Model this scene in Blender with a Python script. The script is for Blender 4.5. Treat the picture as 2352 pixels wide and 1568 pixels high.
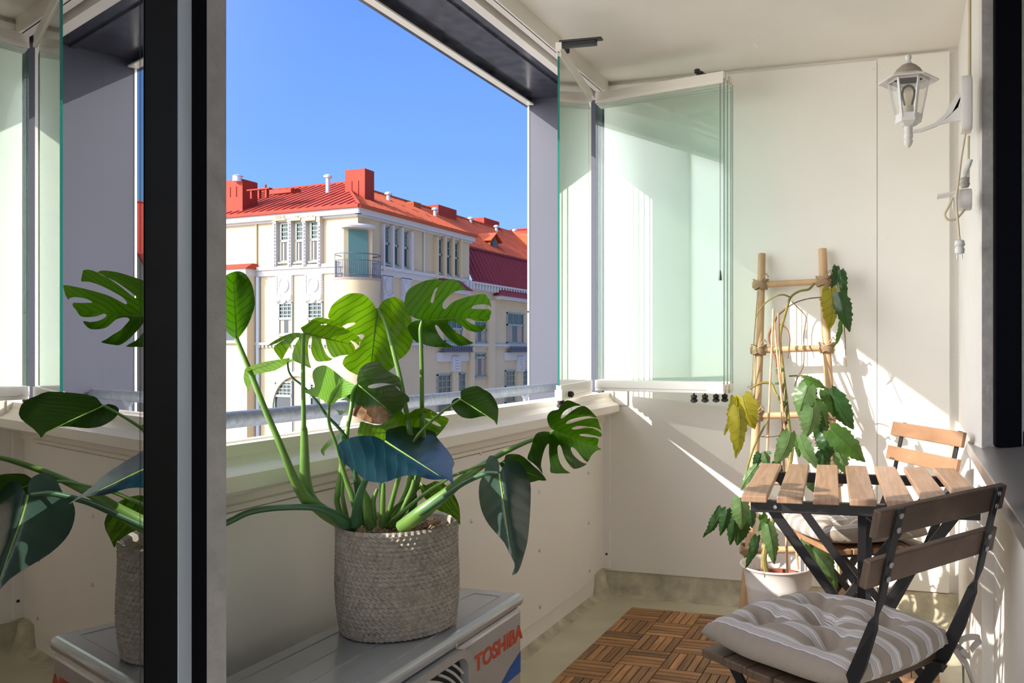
import bpy, bmesh, math, random
from mathutils import Vector, Matrix, geometry
random.seed(7)
SC = bpy.context.scene
COL = SC.collection
for o in list(bpy.data.objects): bpy.data.objects.remove(o)
R = math.radians

# ---------------------------------------------------------------- camera
FPX, PX, PY, CH = 1900.0, 1530.0, 805.0, 1.12
TH = math.atan((2085-PX)/FPX)
FW = Vector((-math.sin(TH), math.cos(TH), 0)); RT = Vector((math.cos(TH), math.sin(TH), 0)); UP = Vector((0, 0, 1))
CAM = Vector((0, 0, CH))
cd = bpy.data.cameras.new('camera'); cam = bpy.data.objects.new('camera', cd); COL.objects.link(cam)
cam.location = CAM; cam.rotation_euler = (R(90), 0, TH)
cd.sensor_width = 36; cd.lens = FPX/2352*36
cd.shift_x = (1176-PX)/2352; cd.shift_y = (PY-784)/2352
cd.clip_start = .02; cd.clip_end = 500
SC.camera = cam
SC.view_settings.view_transform = 'Standard'; SC.view_settings.look = 'None'
SC.view_settings.gamma = 1; SC.view_settings.use_curve_mapping = False
SC.view_settings.exposure = 0.75
SC.cycles.max_bounces = 14; SC.cycles.transparent_max_bounces = 24
SC.cycles.diffuse_bounces = 6; SC.cycles.glossy_bounces = 6

# ---------------------------------------------------------------- sun and sky
SUND = Vector((.95, 1, -.715)).normalized()
sl = bpy.data.lights.new('sun', 'SUN'); so = bpy.data.objects.new('sun', sl); COL.objects.link(so)
so.rotation_euler = SUND.to_track_quat('-Z', 'Y').to_euler(); so.location = (-6, -7, 6)
sl.energy = 4.4; sl.angle = R(.55); sl.color = (1, .93, .82)
W = bpy.data.worlds.new('sky'); SC.world = W; W.use_nodes = True
nt = W.node_tree; N = nt.nodes; L = nt.links; N.clear()
def nd(t, **k):
    n = N.new(t)
    for a, b in k.items(): setattr(n, a, b)
    return n
geo = nd('ShaderNodeTexCoord'); sep = nd('ShaderNodeSeparateXYZ'); L.new(geo.outputs['Generated'], sep.inputs[0])
ramp = nd('ShaderNodeValToRGB'); mp = nd('ShaderNodeMapRange'); L.new(sep.outputs[2], mp.inputs[0])
mp.inputs[1].default_value = -1; mp.inputs[2].default_value = 1; L.new(mp.outputs[0], ramp.inputs[0])
el = ramp.color_ramp.elements
el[0].position = 0; el[0].color = (.62, .56, .48, 1); el[1].position = 1; el[1].color = (.05, .15, .62, 1)  # lower half: warm brightness added to fill the shade
for p, c in ((.49, (.70, .63, .55)), (.505, (.31, .54, .76)), (.555, (.225, .445, .76)), (.61, (.165, .35, .75)), (.70, (.115, .26, .74))):
    e = el.new(p); e.color = c+(1,)
dot = nd('ShaderNodeVectorMath', operation='DOT_PRODUCT'); dot.inputs[1].default_value = -SUND
L.new(geo.outputs['Generated'], dot.inputs[0])
mx = nd('ShaderNodeMath', operation='MAXIMUM'); mx.inputs[1].default_value = 0; L.new(dot.outputs['Value'], mx.inputs[0])
pw = nd('ShaderNodeMath', operation='POWER'); pw.inputs[1].default_value = 2.2; L.new(mx.outputs[0], pw.inputs[0])
gl = nd('ShaderNodeVectorMath', operation='SCALE'); gl.inputs[0].default_value = (4.5, 4.25, 3.9); L.new(pw.outputs[0], gl.inputs['Scale'])  # wide glow round the sun, added to fill the shaded balcony
ad = nd('ShaderNodeVectorMath', operation='ADD'); L.new(ramp.outputs[0], ad.inputs[0]); L.new(gl.outputs[0], ad.inputs[1])
bg = nd('ShaderNodeBackground'); L.new(ad.outputs[0], bg.inputs[0]); bg.inputs[1].default_value = .8
ow = nd('ShaderNodeOutputWorld'); L.new(bg.outputs[0], ow.inputs[0])

# ---------------------------------------------------------------- helpers
def ray(x, y): return FW + RT*((x-PX)/FPX) + UP*((PY-y)/FPX)
def at(x, y, d): return CAM + ray(x, y)*d                    # point of the place seen at a pixel, depth d
def onz(x, y, z): r = ray(x, y); return CAM + r*((z-CH)/r.z)
def onx(x, y, X): r = ray(x, y); return CAM + r*(X/r.x)
def ony(x, y, Y): r = ray(x, y); return CAM + r*(Y/r.y)
def onplane(x, y, p, d):
    n = Vector((d.y, -d.x, 0)); r = ray(x, y); return CAM + r*(n.dot(p-CAM)/n.dot(r))

MATS = {}
def mat(name, col, rough=.6, metal=0, var=0, scale=8, bump=0, bscale=60, spec=.5, coat=0, stretch=None):
    if name in MATS: return MATS[name]
    m = bpy.data.materials.new(name); m.use_nodes = True; MATS[name] = m
    n = m.node_tree.nodes; l = m.node_tree.links; b = n['Principled BSDF']
    b.inputs['Base Color'].default_value = col+(1,); b.inputs['Roughness'].default_value = rough
    b.inputs['Metallic'].default_value = metal; b.inputs['Specular IOR Level'].default_value = spec
    b.inputs['Coat Weight'].default_value = coat
    if var or bump:
        tc = n.new('ShaderNodeTexCoord'); mpn = n.new('ShaderNodeMapping'); l.new(tc.outputs['Object'], mpn.inputs[0])
        if stretch: mpn.inputs['Scale'].default_value = stretch
    if var:
        t = n.new('ShaderNodeTexNoise'); t.inputs['Scale'].default_value = scale; t.inputs['Detail'].default_value = 6
        l.new(mpn.outputs[0], t.inputs[0]); cr = n.new('ShaderNodeValToRGB'); l.new(t.outputs[0], cr.inputs[0])
        cr.color_ramp.elements[0].position = .3; cr.color_ramp.elements[1].position = .7
        cr.color_ramp.elements[0].color = tuple(c*(1-var) for c in col)+(1,)
        cr.color_ramp.elements[1].color = tuple(min(1, c*(1+var)) for c in col)+(1,)
        l.new(cr.outputs[0], b.inputs['Base Color'])
    if bump:
        t2 = n.new('ShaderNodeTexNoise'); t2.inputs['Scale'].default_value = bscale; t2.inputs['Detail'].default_value = 4
        l.new(mpn.outputs[0], t2.inputs[0]); bp = n.new('ShaderNodeBump'); bp.inputs['Strength'].default_value = bump
        bp.inputs['Distance'].default_value = .004
        l.new(t2.outputs[0], bp.inputs['Height']); l.new(bp.outputs[0], b.inputs['Normal'])
    return m

def glassmat(name, tint, ior=1.5, dirt=0, rough=0):
    m = bpy.data.materials.new(name); m.use_nodes = True; MATS[name] = m
    n = m.node_tree.nodes; l = m.node_tree.links; n.clear()
    o = n.new('ShaderNodeOutputMaterial'); tr = n.new('ShaderNodeBsdfTransparent'); tr.inputs[0].default_value = tint+(1,)
    g = n.new('ShaderNodeBsdfGlossy'); g.inputs['Roughness'].default_value = rough
    f = n.new('ShaderNodeFresnel'); f.inputs[0].default_value = ior
    mixn = n.new('ShaderNodeMixShader'); l.new(f.outputs[0], mixn.inputs[0]); l.new(tr.outputs[0], mixn.inputs[1]); l.new(g.outputs[0], mixn.inputs[2])
    last = mixn
    if dirt:
        d = n.new('ShaderNodeBsdfDiffuse'); d.inputs[0].default_value = (.8, .9, .86, 1)
        m2 = n.new('ShaderNodeMixShader'); m2.inputs[0].default_value = dirt
        l.new(mixn.outputs[0], m2.inputs[1]); l.new(d.outputs[0], m2.inputs[2]); last = m2
    l.new(last.outputs[0], o.inputs[0]); return m

def leafmat(name, dark, light, trans, rough=.35, mixf=.45, spec=.5, vein=(.25, .4, .08), nv=11.):
    m = bpy.data.materials.new(name); m.use_nodes = True; MATS[name] = m
    n = m.node_tree.nodes; l = m.node_tree.links; b = n['Principled BSDF']; o = n['Material Output']
    uv = n.new('ShaderNodeUVMap'); s = n.new('ShaderNodeSeparateXYZ'); l.new(uv.outputs[0], s.inputs[0])
    def mth(op, a, bb=None):
        q = n.new('ShaderNodeMath'); q.operation = op
        for i, v in enumerate((a, bb)):
            if v is None: continue
            if isinstance(v, (int, float)): q.inputs[i].default_value = v
            else: l.new(v, q.inputs[i])
        return q.outputs[0]
    av = mth('ABSOLUTE', s.outputs[1])
    nz = n.new('ShaderNodeTexNoise'); nz.inputs['Scale'].default_value = 2.5; l.new(uv.outputs[0], nz.inputs[0])
    t = mth('ADD', mth('SUBTRACT', mth('MULTIPLY', s.outputs[0], nv*.75), mth('MULTIPLY', av, nv*.62)), mth('MULTIPLY', nz.outputs[0], 1.6))
    tri = mth('ABSOLUTE', mth('SUBTRACT', mth('FRACT', t), .5))          # 0 at a side vein, .5 between two
    ridge = mth('SMOOTH_MIN', mth('MULTIPLY', tri, 2.2), 1.)
    cr = n.new('ShaderNodeValToRGB'); l.new(tri, cr.inputs[0])
    cr.color_ramp.elements[0].color = tuple(d*.35+v*.65 for d, v in zip(light, vein))+(1,); cr.color_ramp.elements[0].position = 0
    cr.color_ramp.elements[1].color = light+(1,); cr.color_ramp.elements[1].position = .09
    ns = n.new('ShaderNodeTexNoise'); ns.inputs['Scale'].default_value = 6; l.new(uv.outputs[0], ns.inputs[0])
    mxc = n.new('ShaderNodeMix'); mxc.data_type = 'RGBA'; l.new(ns.outputs[0], mxc.inputs[0])
    mxc.inputs[6].default_value = dark+(1,); l.new(cr.outputs[0], mxc.inputs[7])
    l.new(mxc.outputs[2], b.inputs['Base Color']); b.inputs['Roughness'].default_value = rough
    b.inputs['Specular IOR Level'].default_value = spec
    bp = n.new('ShaderNodeBump'); bp.inputs['Strength'].default_value = .14; bp.inputs['Distance'].default_value = .004
    l.new(ridge, bp.inputs['Height']); l.new(bp.outputs[0], b.inputs['Normal'])
    tl = n.new('ShaderNodeBsdfTranslucent'); tc2 = n.new('ShaderNodeValToRGB'); l.new(tri, tc2.inputs[0]); l.new(tc2.outputs[0], tl.inputs[0])
    tc2.color_ramp.elements[0].color = tuple(c*.55 for c in trans)+(1,); tc2.color_ramp.elements[0].position = .015
    tc2.color_ramp.elements[1].color = trans+(1,); tc2.color_ramp.elements[1].position = .5
    q_ = tc2.color_ramp.elements.new(.10); q_.color = tuple(c*.85 for c in trans)+(1,)
    q_ = tc2.color_ramp.elements.new(.25); q_.color = tuple(c*1.12 for c in trans)+(1,)
    ms = n.new('ShaderNodeMixShader'); ms.inputs[0].default_value = mixf
    l.new(b.outputs[0], ms.inputs[1]); l.new(tl.outputs[0], ms.inputs[2]); l.new(ms.outputs[0], o.inputs[0])
    return m

class MB:
    def __init__(s): s.v = []; s.f = []; s.m = []; s.uv = None
    def add(s, vs, fs, mi=0):
        k = len(s.v); s.v += [tuple(v) for v in vs]; s.f += [tuple(i+k for i in f) for f in fs]; s.m += [mi]*len(fs); return s
    def hexa(s, P, mi=0):                      # 8 corners: bottom 4 then top 4
        return s.add(P, [(3, 2, 1, 0), (4, 5, 6, 7), (0, 1, 5, 4), (1, 2, 6, 5), (2, 3, 7, 6), (3, 0, 4, 7)], mi)
    def box(s, x0, x1, y0, y1, z0, z1, mi=0):
        return s.hexa([(x0, y0, z0), (x1, y0, z0), (x1, y1, z0), (x0, y1, z0), (x0, y0, z1), (x1, y0, z1), (x1, y1, z1), (x0, y1, z1)], mi)
    def obox(s, c, ax, ay, az, hx, hy, hz, mi=0):   # oriented box, half sizes
        c = Vector(c); P = []
        for k in (-1, 1):
            for i, j in ((-1, -1), (1, -1), (1, 1), (-1, 1)): P.append(c+ax*(i*hx)+ay*(j*hy)+az*(k*hz))
        return s.hexa(P, mi)
    def bar(s, p0, p1, w, h, side, mi=0):       # flat bar from p0 to p1; w measured along side
        p0 = Vector(p0); p1 = Vector(p1); d = (p1-p0).normalized(); sd = Vector(side); sd = (sd-d*sd.dot(d)).normalized(); n = d.cross(sd)
        return s.obox((p0+p1)/2, sd, n, d, w/2, h/2, (p1-p0).length/2, mi)
    def ribbon(s, pts, w, h, sides, mi=0):      # swept flat bar, side vector given per point (twists)
        rings = []
        for i, p in enumerate(pts):
            p = Vector(p); d = (Vector(pts[min(i+1, len(pts)-1)])-Vector(pts[max(i-1, 0)])).normalized()
            sd = Vector(sides[i]); sd = (sd-d*sd.dot(d)).normalized(); n = d.cross(sd)
            ww = w[i] if isinstance(w, (list, tuple)) else w
            rings.append([p+sd*(a*ww/2)+n*(b*h/2) for a, b in ((-1, -1), (1, -1), (1, 1), (-1, 1))])
        return s.rings(rings, mi)
    def rings(s, rings, mi=0, caps=True):
        k = len(rings[0]); vs = [p for r in rings for p in r]; fs = []
        for i in range(len(rings)-1):
            for j in range(k):
                j2 = (j+1) % k; fs.append((i*k+j, i*k+j2, (i+1)*k+j2, (i+1)*k+j))
        if caps: fs.append(tuple(range(k-1, -1, -1))); fs.append(tuple((len(rings)-1)*k+j for j in range(k)))
        return s.add(vs, fs, mi)
    def tube(s, pts, r, n=10, mi=0, sub=0):
        pts = [Vector(p) for p in pts]; rr = list(r) if isinstance(r, (list, tuple)) else [r]*len(pts)
        if sub:
            np_, nr = [], []
            for i in range(len(pts)-1):
                p0, p1, p2, p3 = pts[max(i-1, 0)], pts[i], pts[i+1], pts[min(i+2, len(pts)-1)]
                for k in range(sub):
                    t = k/sub
                    np_.append(.5*((2*p1)+(p2-p0)*t+(2*p0-5*p1+4*p2-p3)*t*t+(3*p1-p0-3*p2+p3)*t**3)); nr.append(rr[i]*(1-t)+rr[i+1]*t)
            np_.append(pts[-1]); nr.append(rr[-1]); pts, rr = np_, nr
        rings = []; ref = None
        for i, p in enumerate(pts):
            d = (pts[min(i+1, len(pts)-1)]-pts[max(i-1, 0)])
            d = d.normalized() if d.length > 1e-9 else Vector((0, 0, 1))
            if ref is None: ref = Vector((0, 0, 1)) if abs(d.z) < .9 else Vector((1, 0, 0))
            u = (ref-d*ref.dot(d)).normalized(); ref = u; w = d.cross(u)
            rings.append([p+(u*math.cos(2*math.pi*j/n)+w*math.sin(2*math.pi*j/n))*rr[i] for j in range(n)])
        return s.rings(rings, mi)
    def lathe(s, prof, c=(0, 0, 0), n=32, mi=0, ang=0, axis=None):
        c = Vector(c); ax = Vector(axis).normalized() if axis else Vector((0, 0, 1))
        u = Vector((1, 0, 0)) if abs(ax.x) < .9 else Vector((0, 1, 0)); u = (u-ax*u.dot(ax)).normalized(); w = ax.cross(u)
        return s.rings([[c+ax*z+(u*math.cos(2*math.pi*j/n+ang)+w*math.sin(2*math.pi*j/n+ang))*max(r, 1e-4) for j in range(n)] for r, z in prof], mi)
    def extrude(s, poly, p0, ux, uy, d, mi=0):   # poly of (a,b) in ux,uy at p0, pushed along d
        p0 = Vector(p0); d = Vector(d); A = [p0+Vector(ux)*a+Vector(uy)*b for a, b in poly]
        return s.rings([A, [p+d for p in A]], mi)
    def build(s, name, mats, parent=None, smooth=False, bevel=0, seg=2, loc=None):
        me = bpy.data.meshes.new(name)
        vs = [Vector(v)-Vector(loc) for v in s.v] if loc is not None else s.v
        me.from_pydata(vs, [], s.f)
        for m in (mats if isinstance(mats, (list, tuple)) else [mats]): me.materials.append(m)
        me.polygons.foreach_set('material_index', s.m)
        bm = bmesh.new(); bm.from_mesh(me); bmesh.ops.recalc_face_normals(bm, faces=bm.faces)
        if bevel:
            es = [e for e in bm.edges if e.is_manifold and e.calc_face_angle(0) > R(35)]
            bmesh.ops.bevel(bm, geom=es, offset=bevel, segments=seg, affect='EDGES', profile=.5, clamp_overlap=True)
        bm.to_mesh(me); bm.free()
        if smooth:
            me.polygons.foreach_set('use_smooth', [True]*len(me.polygons)); me.set_sharp_from_angle(angle=R(40))
        me.update(); o = bpy.data.objects.new(name, me); COL.objects.link(o)
        if loc is not None: o.location = loc
        if parent is not None:
            o.parent = parent; o.matrix_parent_inverse = parent_inv(parent)
        return o
def parent_inv(p):                              # parts are modelled in place, so only a top-level parent has to be undone
    if p.parent is not None: return Matrix.Identity(4)
    return Matrix.LocRotScale(p.location, p.rotation_euler, p.scale).inverted()
def empty(name, loc, rz=0):
    o = bpy.data.objects.new(name, None); COL.objects.link(o); o.location = loc; o.rotation_euler = (0, 0, rz); o.empty_display_size = .05; return o
def tag(o, label, cat, group=None):
    o['label'] = label; o['category'] = cat
    if group: o['group'] = group
    return o
def struct(o, label=None, cat=None):
    o['kind'] = 'structure'
    if label: o['label'] = label
    if cat: o['category'] = cat
    return o
def copy_tree(o, parent=None):
    c = o.copy(); COL.objects.link(c)
    if parent is not None: c.parent = parent; c.matrix_parent_inverse = o.matrix_parent_inverse.copy()
    for ch in list(o.children): copy_tree(ch, c)
    return c

# ---------------------------------------------------------------- materials
M_panel = mat('cream_panel', (.85, .825, .775), .45, var=.02, scale=3, bump=.03, bscale=200)
M_ceil = mat('ceiling_paint', (.87, .835, .765), .8, var=.03, scale=2.5, bump=.12, bscale=90)
M_plaster = mat('white_plaster', (.80, .78, .74), .85, var=.03, scale=5, bump=.5, bscale=110)
M_rough = mat('rough_grey_plaster', (.34, .33, .325), .9, var=.12, scale=30, bump=1., bscale=45)
M_floor = mat('olive_floor_paint', (.58, .55, .41), .28, var=.1, scale=5, bump=.08, bscale=30)
M_cove = mat('concrete_cove', (.50, .46, .34), .75, var=.3, scale=14, bump=.5, bscale=60)
M_alu = mat('cream_aluminium', (.80, .765, .69), .3, var=.02, scale=4)
M_alu_w = mat('white_aluminium', (.86, .84, .80), .3)
M_soffit = mat('dark_soffit_metal', (.055, .058, .078), .22, metal=.35, var=.5, scale=18)
M_lilac = mat('lilac_grey_metal', (.052, .057, .088), .6, metal=0., var=.03, scale=2)
M_frame = mat('black_frame', (.003, .0035, .006), .65, spec=.03)
M_sill = mat('grey_sill_metal', (.30, .285, .29), .3, metal=.6)
M_galv = mat('galvanised_steel', (.20, .235, .285), .5, metal=.3, var=.22, scale=60)
M_black = mat('black_steel', (.016, .015, .017), .42, bump=.06, bscale=300)
M_screw = mat('zinc_screw', (.55, .56, .56), .35, metal=.9)
M_dark = mat('dark_plastic', (.02, .02, .024), .4)
M_gap = mat('dark_gap', (.03, .027, .022), .9)
M_wall_in = mat('shaded_reveal', (.02, .02, .022), .8)
M_glass = glassmat('green_pane_glass', (.965, .990, .980), 1.2, dirt=.002)
M_glassf = glassmat('green_front_glass', (.960, .988, .977), 1.42, dirt=.004)
M_edge = mat('glass_edge', (.02, .16, .14), .15)
M_mirror = glassmat('reflective_window_glass', (.30, .33, .33), 14.)
M_win = glassmat('window_glass', (.6, .63, .63), 1.9)
M_strip = mat('sky_tinted_seal', (.50, .60, .78), .35)  # sky-blue tone stands in for what the strip would reflect
M_clear = glassmat('lamp_glass', (.95, .95, .93), 1.45)

# ================================================================ SETTING
YE, XF, ZC, XP = 3.6, .2, 2.366, -1.34
b = MB().box(-1.42, .6, -.3, 3.62, -.16, 0); struct(b.build('floor', M_floor))
cove = [(0, 0), (.075, 0), (.05, .012), (.03, .035), (.02, .07), (.018, .115), (0, .115)]
b = MB().extrude(cove, (-1.40, .731, 0), (1, 0, 0), (0, 0, 1), (0, 2.88, 0)); struct(b.build('baseboard_left', M_cove, smooth=True))
b = MB().extrude(cove, (-1.40, 3.625, 0), (0, -1, 0), (0, 0, 1), (1.62, 0, 0)); struct(b.build('baseboard_end', M_cove, smooth=True))
b = MB(); b.lathe([(.062, 0), (.05, .03), (.036, .075), (.03, .118), (0, .12)], (-1.352, 3.535, 0), 14)
struct(b.build('trim_1', M_cove, smooth=True))
# ceiling slab with hairline crack lines left plain
b = MB().box(-1.42, .6, .25, 3.72, ZC, ZC+.15); struct(b.build('ceiling', M_ceil))
# parapet
wl = MB().box(-1.45, -1.36, .731, 3.66, -.16, .86).build('wall_left', M_panel); struct(wl)
p = MB()
p.box(-1.36, XP, .74, 2.2, .1, .785).box(-1.36, XP, 2.204, 3.415, .1, .785)
p.build('cladding_panel', M_panel, wl, bevel=.002)
MB().box(-1.36, -1.352, 3.425, 3.6, .112, .80).build('corner_strip', M_panel, wl, bevel=.0015)
for x, y in ((1104, 1040), (1083, 1196), (1239, 1129), (1239, 1264), (1240, 1393), (1351, 1086), (1352, 1201), (1354, 1311)):
    q = onx(x, y, XP)
    s = MB().lathe([(.007, 0), (.0065, .002), (.003, .0035), (0, .0036)], q, 12, axis=(1, 0, 0)); s.build('screw', M_screw, wl, smooth=True)
# sill and lower glazing track
prof = [(-1.45, .86), (-1.45, .905), (-1.40, .905), (-1.40, .928), (-1.375, .928), (-1.375, .92), (-1.345, .92), (-1.345, .928), (-1.318, .928),
        (-1.314, .905), (-1.30, .888), (-1.278, .876), (-1.272, .872), (-1.27, .842), (-1.285, .832), (-1.338, .822), (-1.338, .806), (-1.34, .79), (-1.36, .785)]
b = MB().extrude(prof, (0, .6, 0), (1, 0, 0), (0, 0, 1), (0, 2.985, 0)); o = b.build('trim_2', M_alu); struct(o)
b = MB().extrude([(-1.3375, .789), (-1.3335, .789), (-1.3335, .800), (-1.3375, .803)], (0, .74, 0), (1, 0, 0), (0, 0, 1), (0, 2.68, 0)); b.build('panel_lip', M_alu, o)
b = MB().box(-1.325, -1.300, 3.585, 3.598, .84, .935); b.box(-1.30, -1.235, 3.592, 3.6, .87, .945); b.build('end_bracket', M_alu, o)
# ceiling track
b = MB()
b.box(-1.36, -1.33, .3, 3.6, 2.295, ZC).box(-1.425, -1.385, .3, 3.6, 2.285, ZC).box(-1.39, -1.355, .3, 3.6, 2.325, ZC, 1)
b.box(-1.334, -1.322, .3, 3.6, 2.295, 2.308)
struct(b.build('trim_3', [M_alu, M_gap]))
# soffit with folded outer lip
b = MB().box(-1.76, -1.425, .3, 3.62, 2.315, 2.37).box(-1.52, -1.50, .3, 3.62, 2.306, 2.316)
b.box(-1.755, -1.72, .3, 3.62, 2.285, 2.34, 1).box(-1.735, -1.70, .3, 3.585, 2.283, 2.290, 2)
struct(b.build('trim_4', [M_soffit, M_soffit, M_alu]))
# end wall with cream board
b = MB().box(-1.42, .6, 3.625, 3.75, -.16, ZC); we = b.build('wall_end', M_plaster); struct(we)
b = MB().box(-1.35, -.125, 3.6, 3.625, .105, 2.345).box(-.123, .165, 3.6, 3.625, .12, 2.352); b.build('board', M_panel, we)
b = MB().box(-1.36, -1.318, 3.585, 3.601, .115, .86); b.build('corner_trim', M_panel, we, bevel=.002)
b = MB().lathe([(.006, 0), (.005, .003), (0, .0035)], ony(1393, 1272, 3.585), 10, axis=(0, -1, 0)); b.build('screw', M_dark, we)
for x, y in ((2006, 159), (2035, 158), (2004, 549), (2037, 547), (2170, 143)):
    MB().lathe([(.006, 0), (.005, .0015), (0, .002)], ony(x, y, 3.6), 10, axis=(0, -1, 0)).build('screw', M_panel, we)
# metal wing of the end wall outside the glazing
b = MB().box(-1.73, -1.36, 3.6, 3.68, -3, 2.315); b.box(-1.739, -1.73, 3.597, 3.683, -3, 1.30, 1).box(-1.739, -1.73, 3.597, 3.683, 1.31, 2.29, 1)
struct(b.build('wall_outer', [M_lilac, M_alu_w]))
# facade on the right: a plastered pier, then a window niche above a recessed breast wall
XN, YN = .266, 2.86
def plan(P, z0, z1): return MB().rings([[Vector((x, y, z0)) for x, y in P], [Vector((x, y, z1)) for x, y in P]])
b = plan([(XF, 3.72), (XF, 3.08), (.230, YN), (.7, YN), (.7, 3.72)], -.16, ZC).box(XN, .7, -.6, YN, -.16, .764).box(XF, .7, -.6, YN, 2.32, ZC)
wr = b.build('wall_right', M_plaster); struct(wr)
MB().box(.2305, XN, YN-.003, YN, .81, 2.32).build('reveal_skin', M_rough, wr)
wn = MB().box(XN-.002, .342, 2.79, YN-.001, .816, 2.32).build('window_1', M_frame, bevel=.004); struct(wn)
MB().box(.362, .370, -.4, 2.79, .86, 2.30).build('glass', M_win, wn)
MB().box(.345, .40, -.4, 2.79, .822, .87).build('bottom_rail', M_frame, wn, bevel=.004)
MB().box(.404, .43, -.4, YN, .83, 2.30).build('blind', mat('grey_blind', (.5, .5, .52), .7), wn)
SP = [(.198, -.4), (.36, -.4), (.36, 2.857), (.228, 2.857), (.1985, 3.076)]
b = MB().rings([[Vector((x, y, .764)) for x, y in SP], [Vector((x, y, .803+(x-.198)*.12)) for x, y in SP]])
b.build('window_sill', M_sill, wn, bevel=.003)
# near wall (left of the opening) and the opened window leaf
b = MB().box(-1.47, -.713, .66, .731, -.3, 2.6).box(-1.47, -.80, .45, .66, -.3, 2.6); struct(b.build('wall_near', M_rough))
b = MB().box(-.80, -.795, .45, .66, -.1, 2.5).box(-.80, -.725, .655, .6595, -.1, 2.5); struct(b.build('trim_5', M_wall_in))  # dark sheets standing in for the shade behind the window leaf
def vbox(mb, pa, pb, th, z0, z1, mi=0):         # upright slab whose visible face runs pa-pb, thickness th behind it
    d = Vector((pb[0]-pa[0], pb[1]-pa[1], 0)).normalized(); n = Vector((d.y, -d.x, 0))
    if n.dot(Vector((-pa[0], -pa[1], 0))) > 0: n = -n
    a = Vector((pa[0], pa[1], 0)); c = Vector((pb[0], pb[1], 0))
    P = [a, c, c+n*th, a+n*th]; return mb.hexa([v+UP*z0 for v in P]+[v+UP*z1 for v in P], mi)
def on_line(x, p0, deg):                        # where the ray of column x meets the upright plane through p0 heading deg left of +Y
    d = Vector((-math.sin(R(deg)), math.cos(R(deg)), 0)); return onplane(x, PY, Vector((p0[0], p0[1], CH)), d)
A34 = Vector((-math.sin(R(34.7)), math.cos(R(34.7)), 0))
h0 = on_line(410, (-.6617, .622), 34.7); h1 = on_line(330, h0, 34.7); near_end = h0-A34*.80
lf = vbox(MB(), h1, h0, .06, .05, 2.25).build('window_2', M_frame, bevel=.004); struct(lf)
g = MB(); vbox(g, near_end+A34*.1, h1-A34*.001, .024, .1, 2.2); g.build('glass', M_mirror, lf)
g = MB(); vbox(g, near_end, near_end+A34*.1, .06, .05, 2.25); g.build('near_stile', M_frame, lf, bevel=.004)
g = MB(); vbox(g, h1-A34*.012, h1-A34*.0005, .03, .1, 2.2); g.build('glazing_bead', mat('grey_bead', (.12, .13, .12), .35), lf)
s1 = on_line(440, h0, 38.5); g = MB(); vbox(g, h0+A34*.0006, s1, .01, 0, 2.3); g.build('satin_strip', M_strip, lf)
s2 = Vector((-.713, onx(475, PY, -.713).y, 0))
g = MB(); vbox(g, s1, s2, .03, 0, 2.4); struct(g.build('window_3', M_frame))

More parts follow.
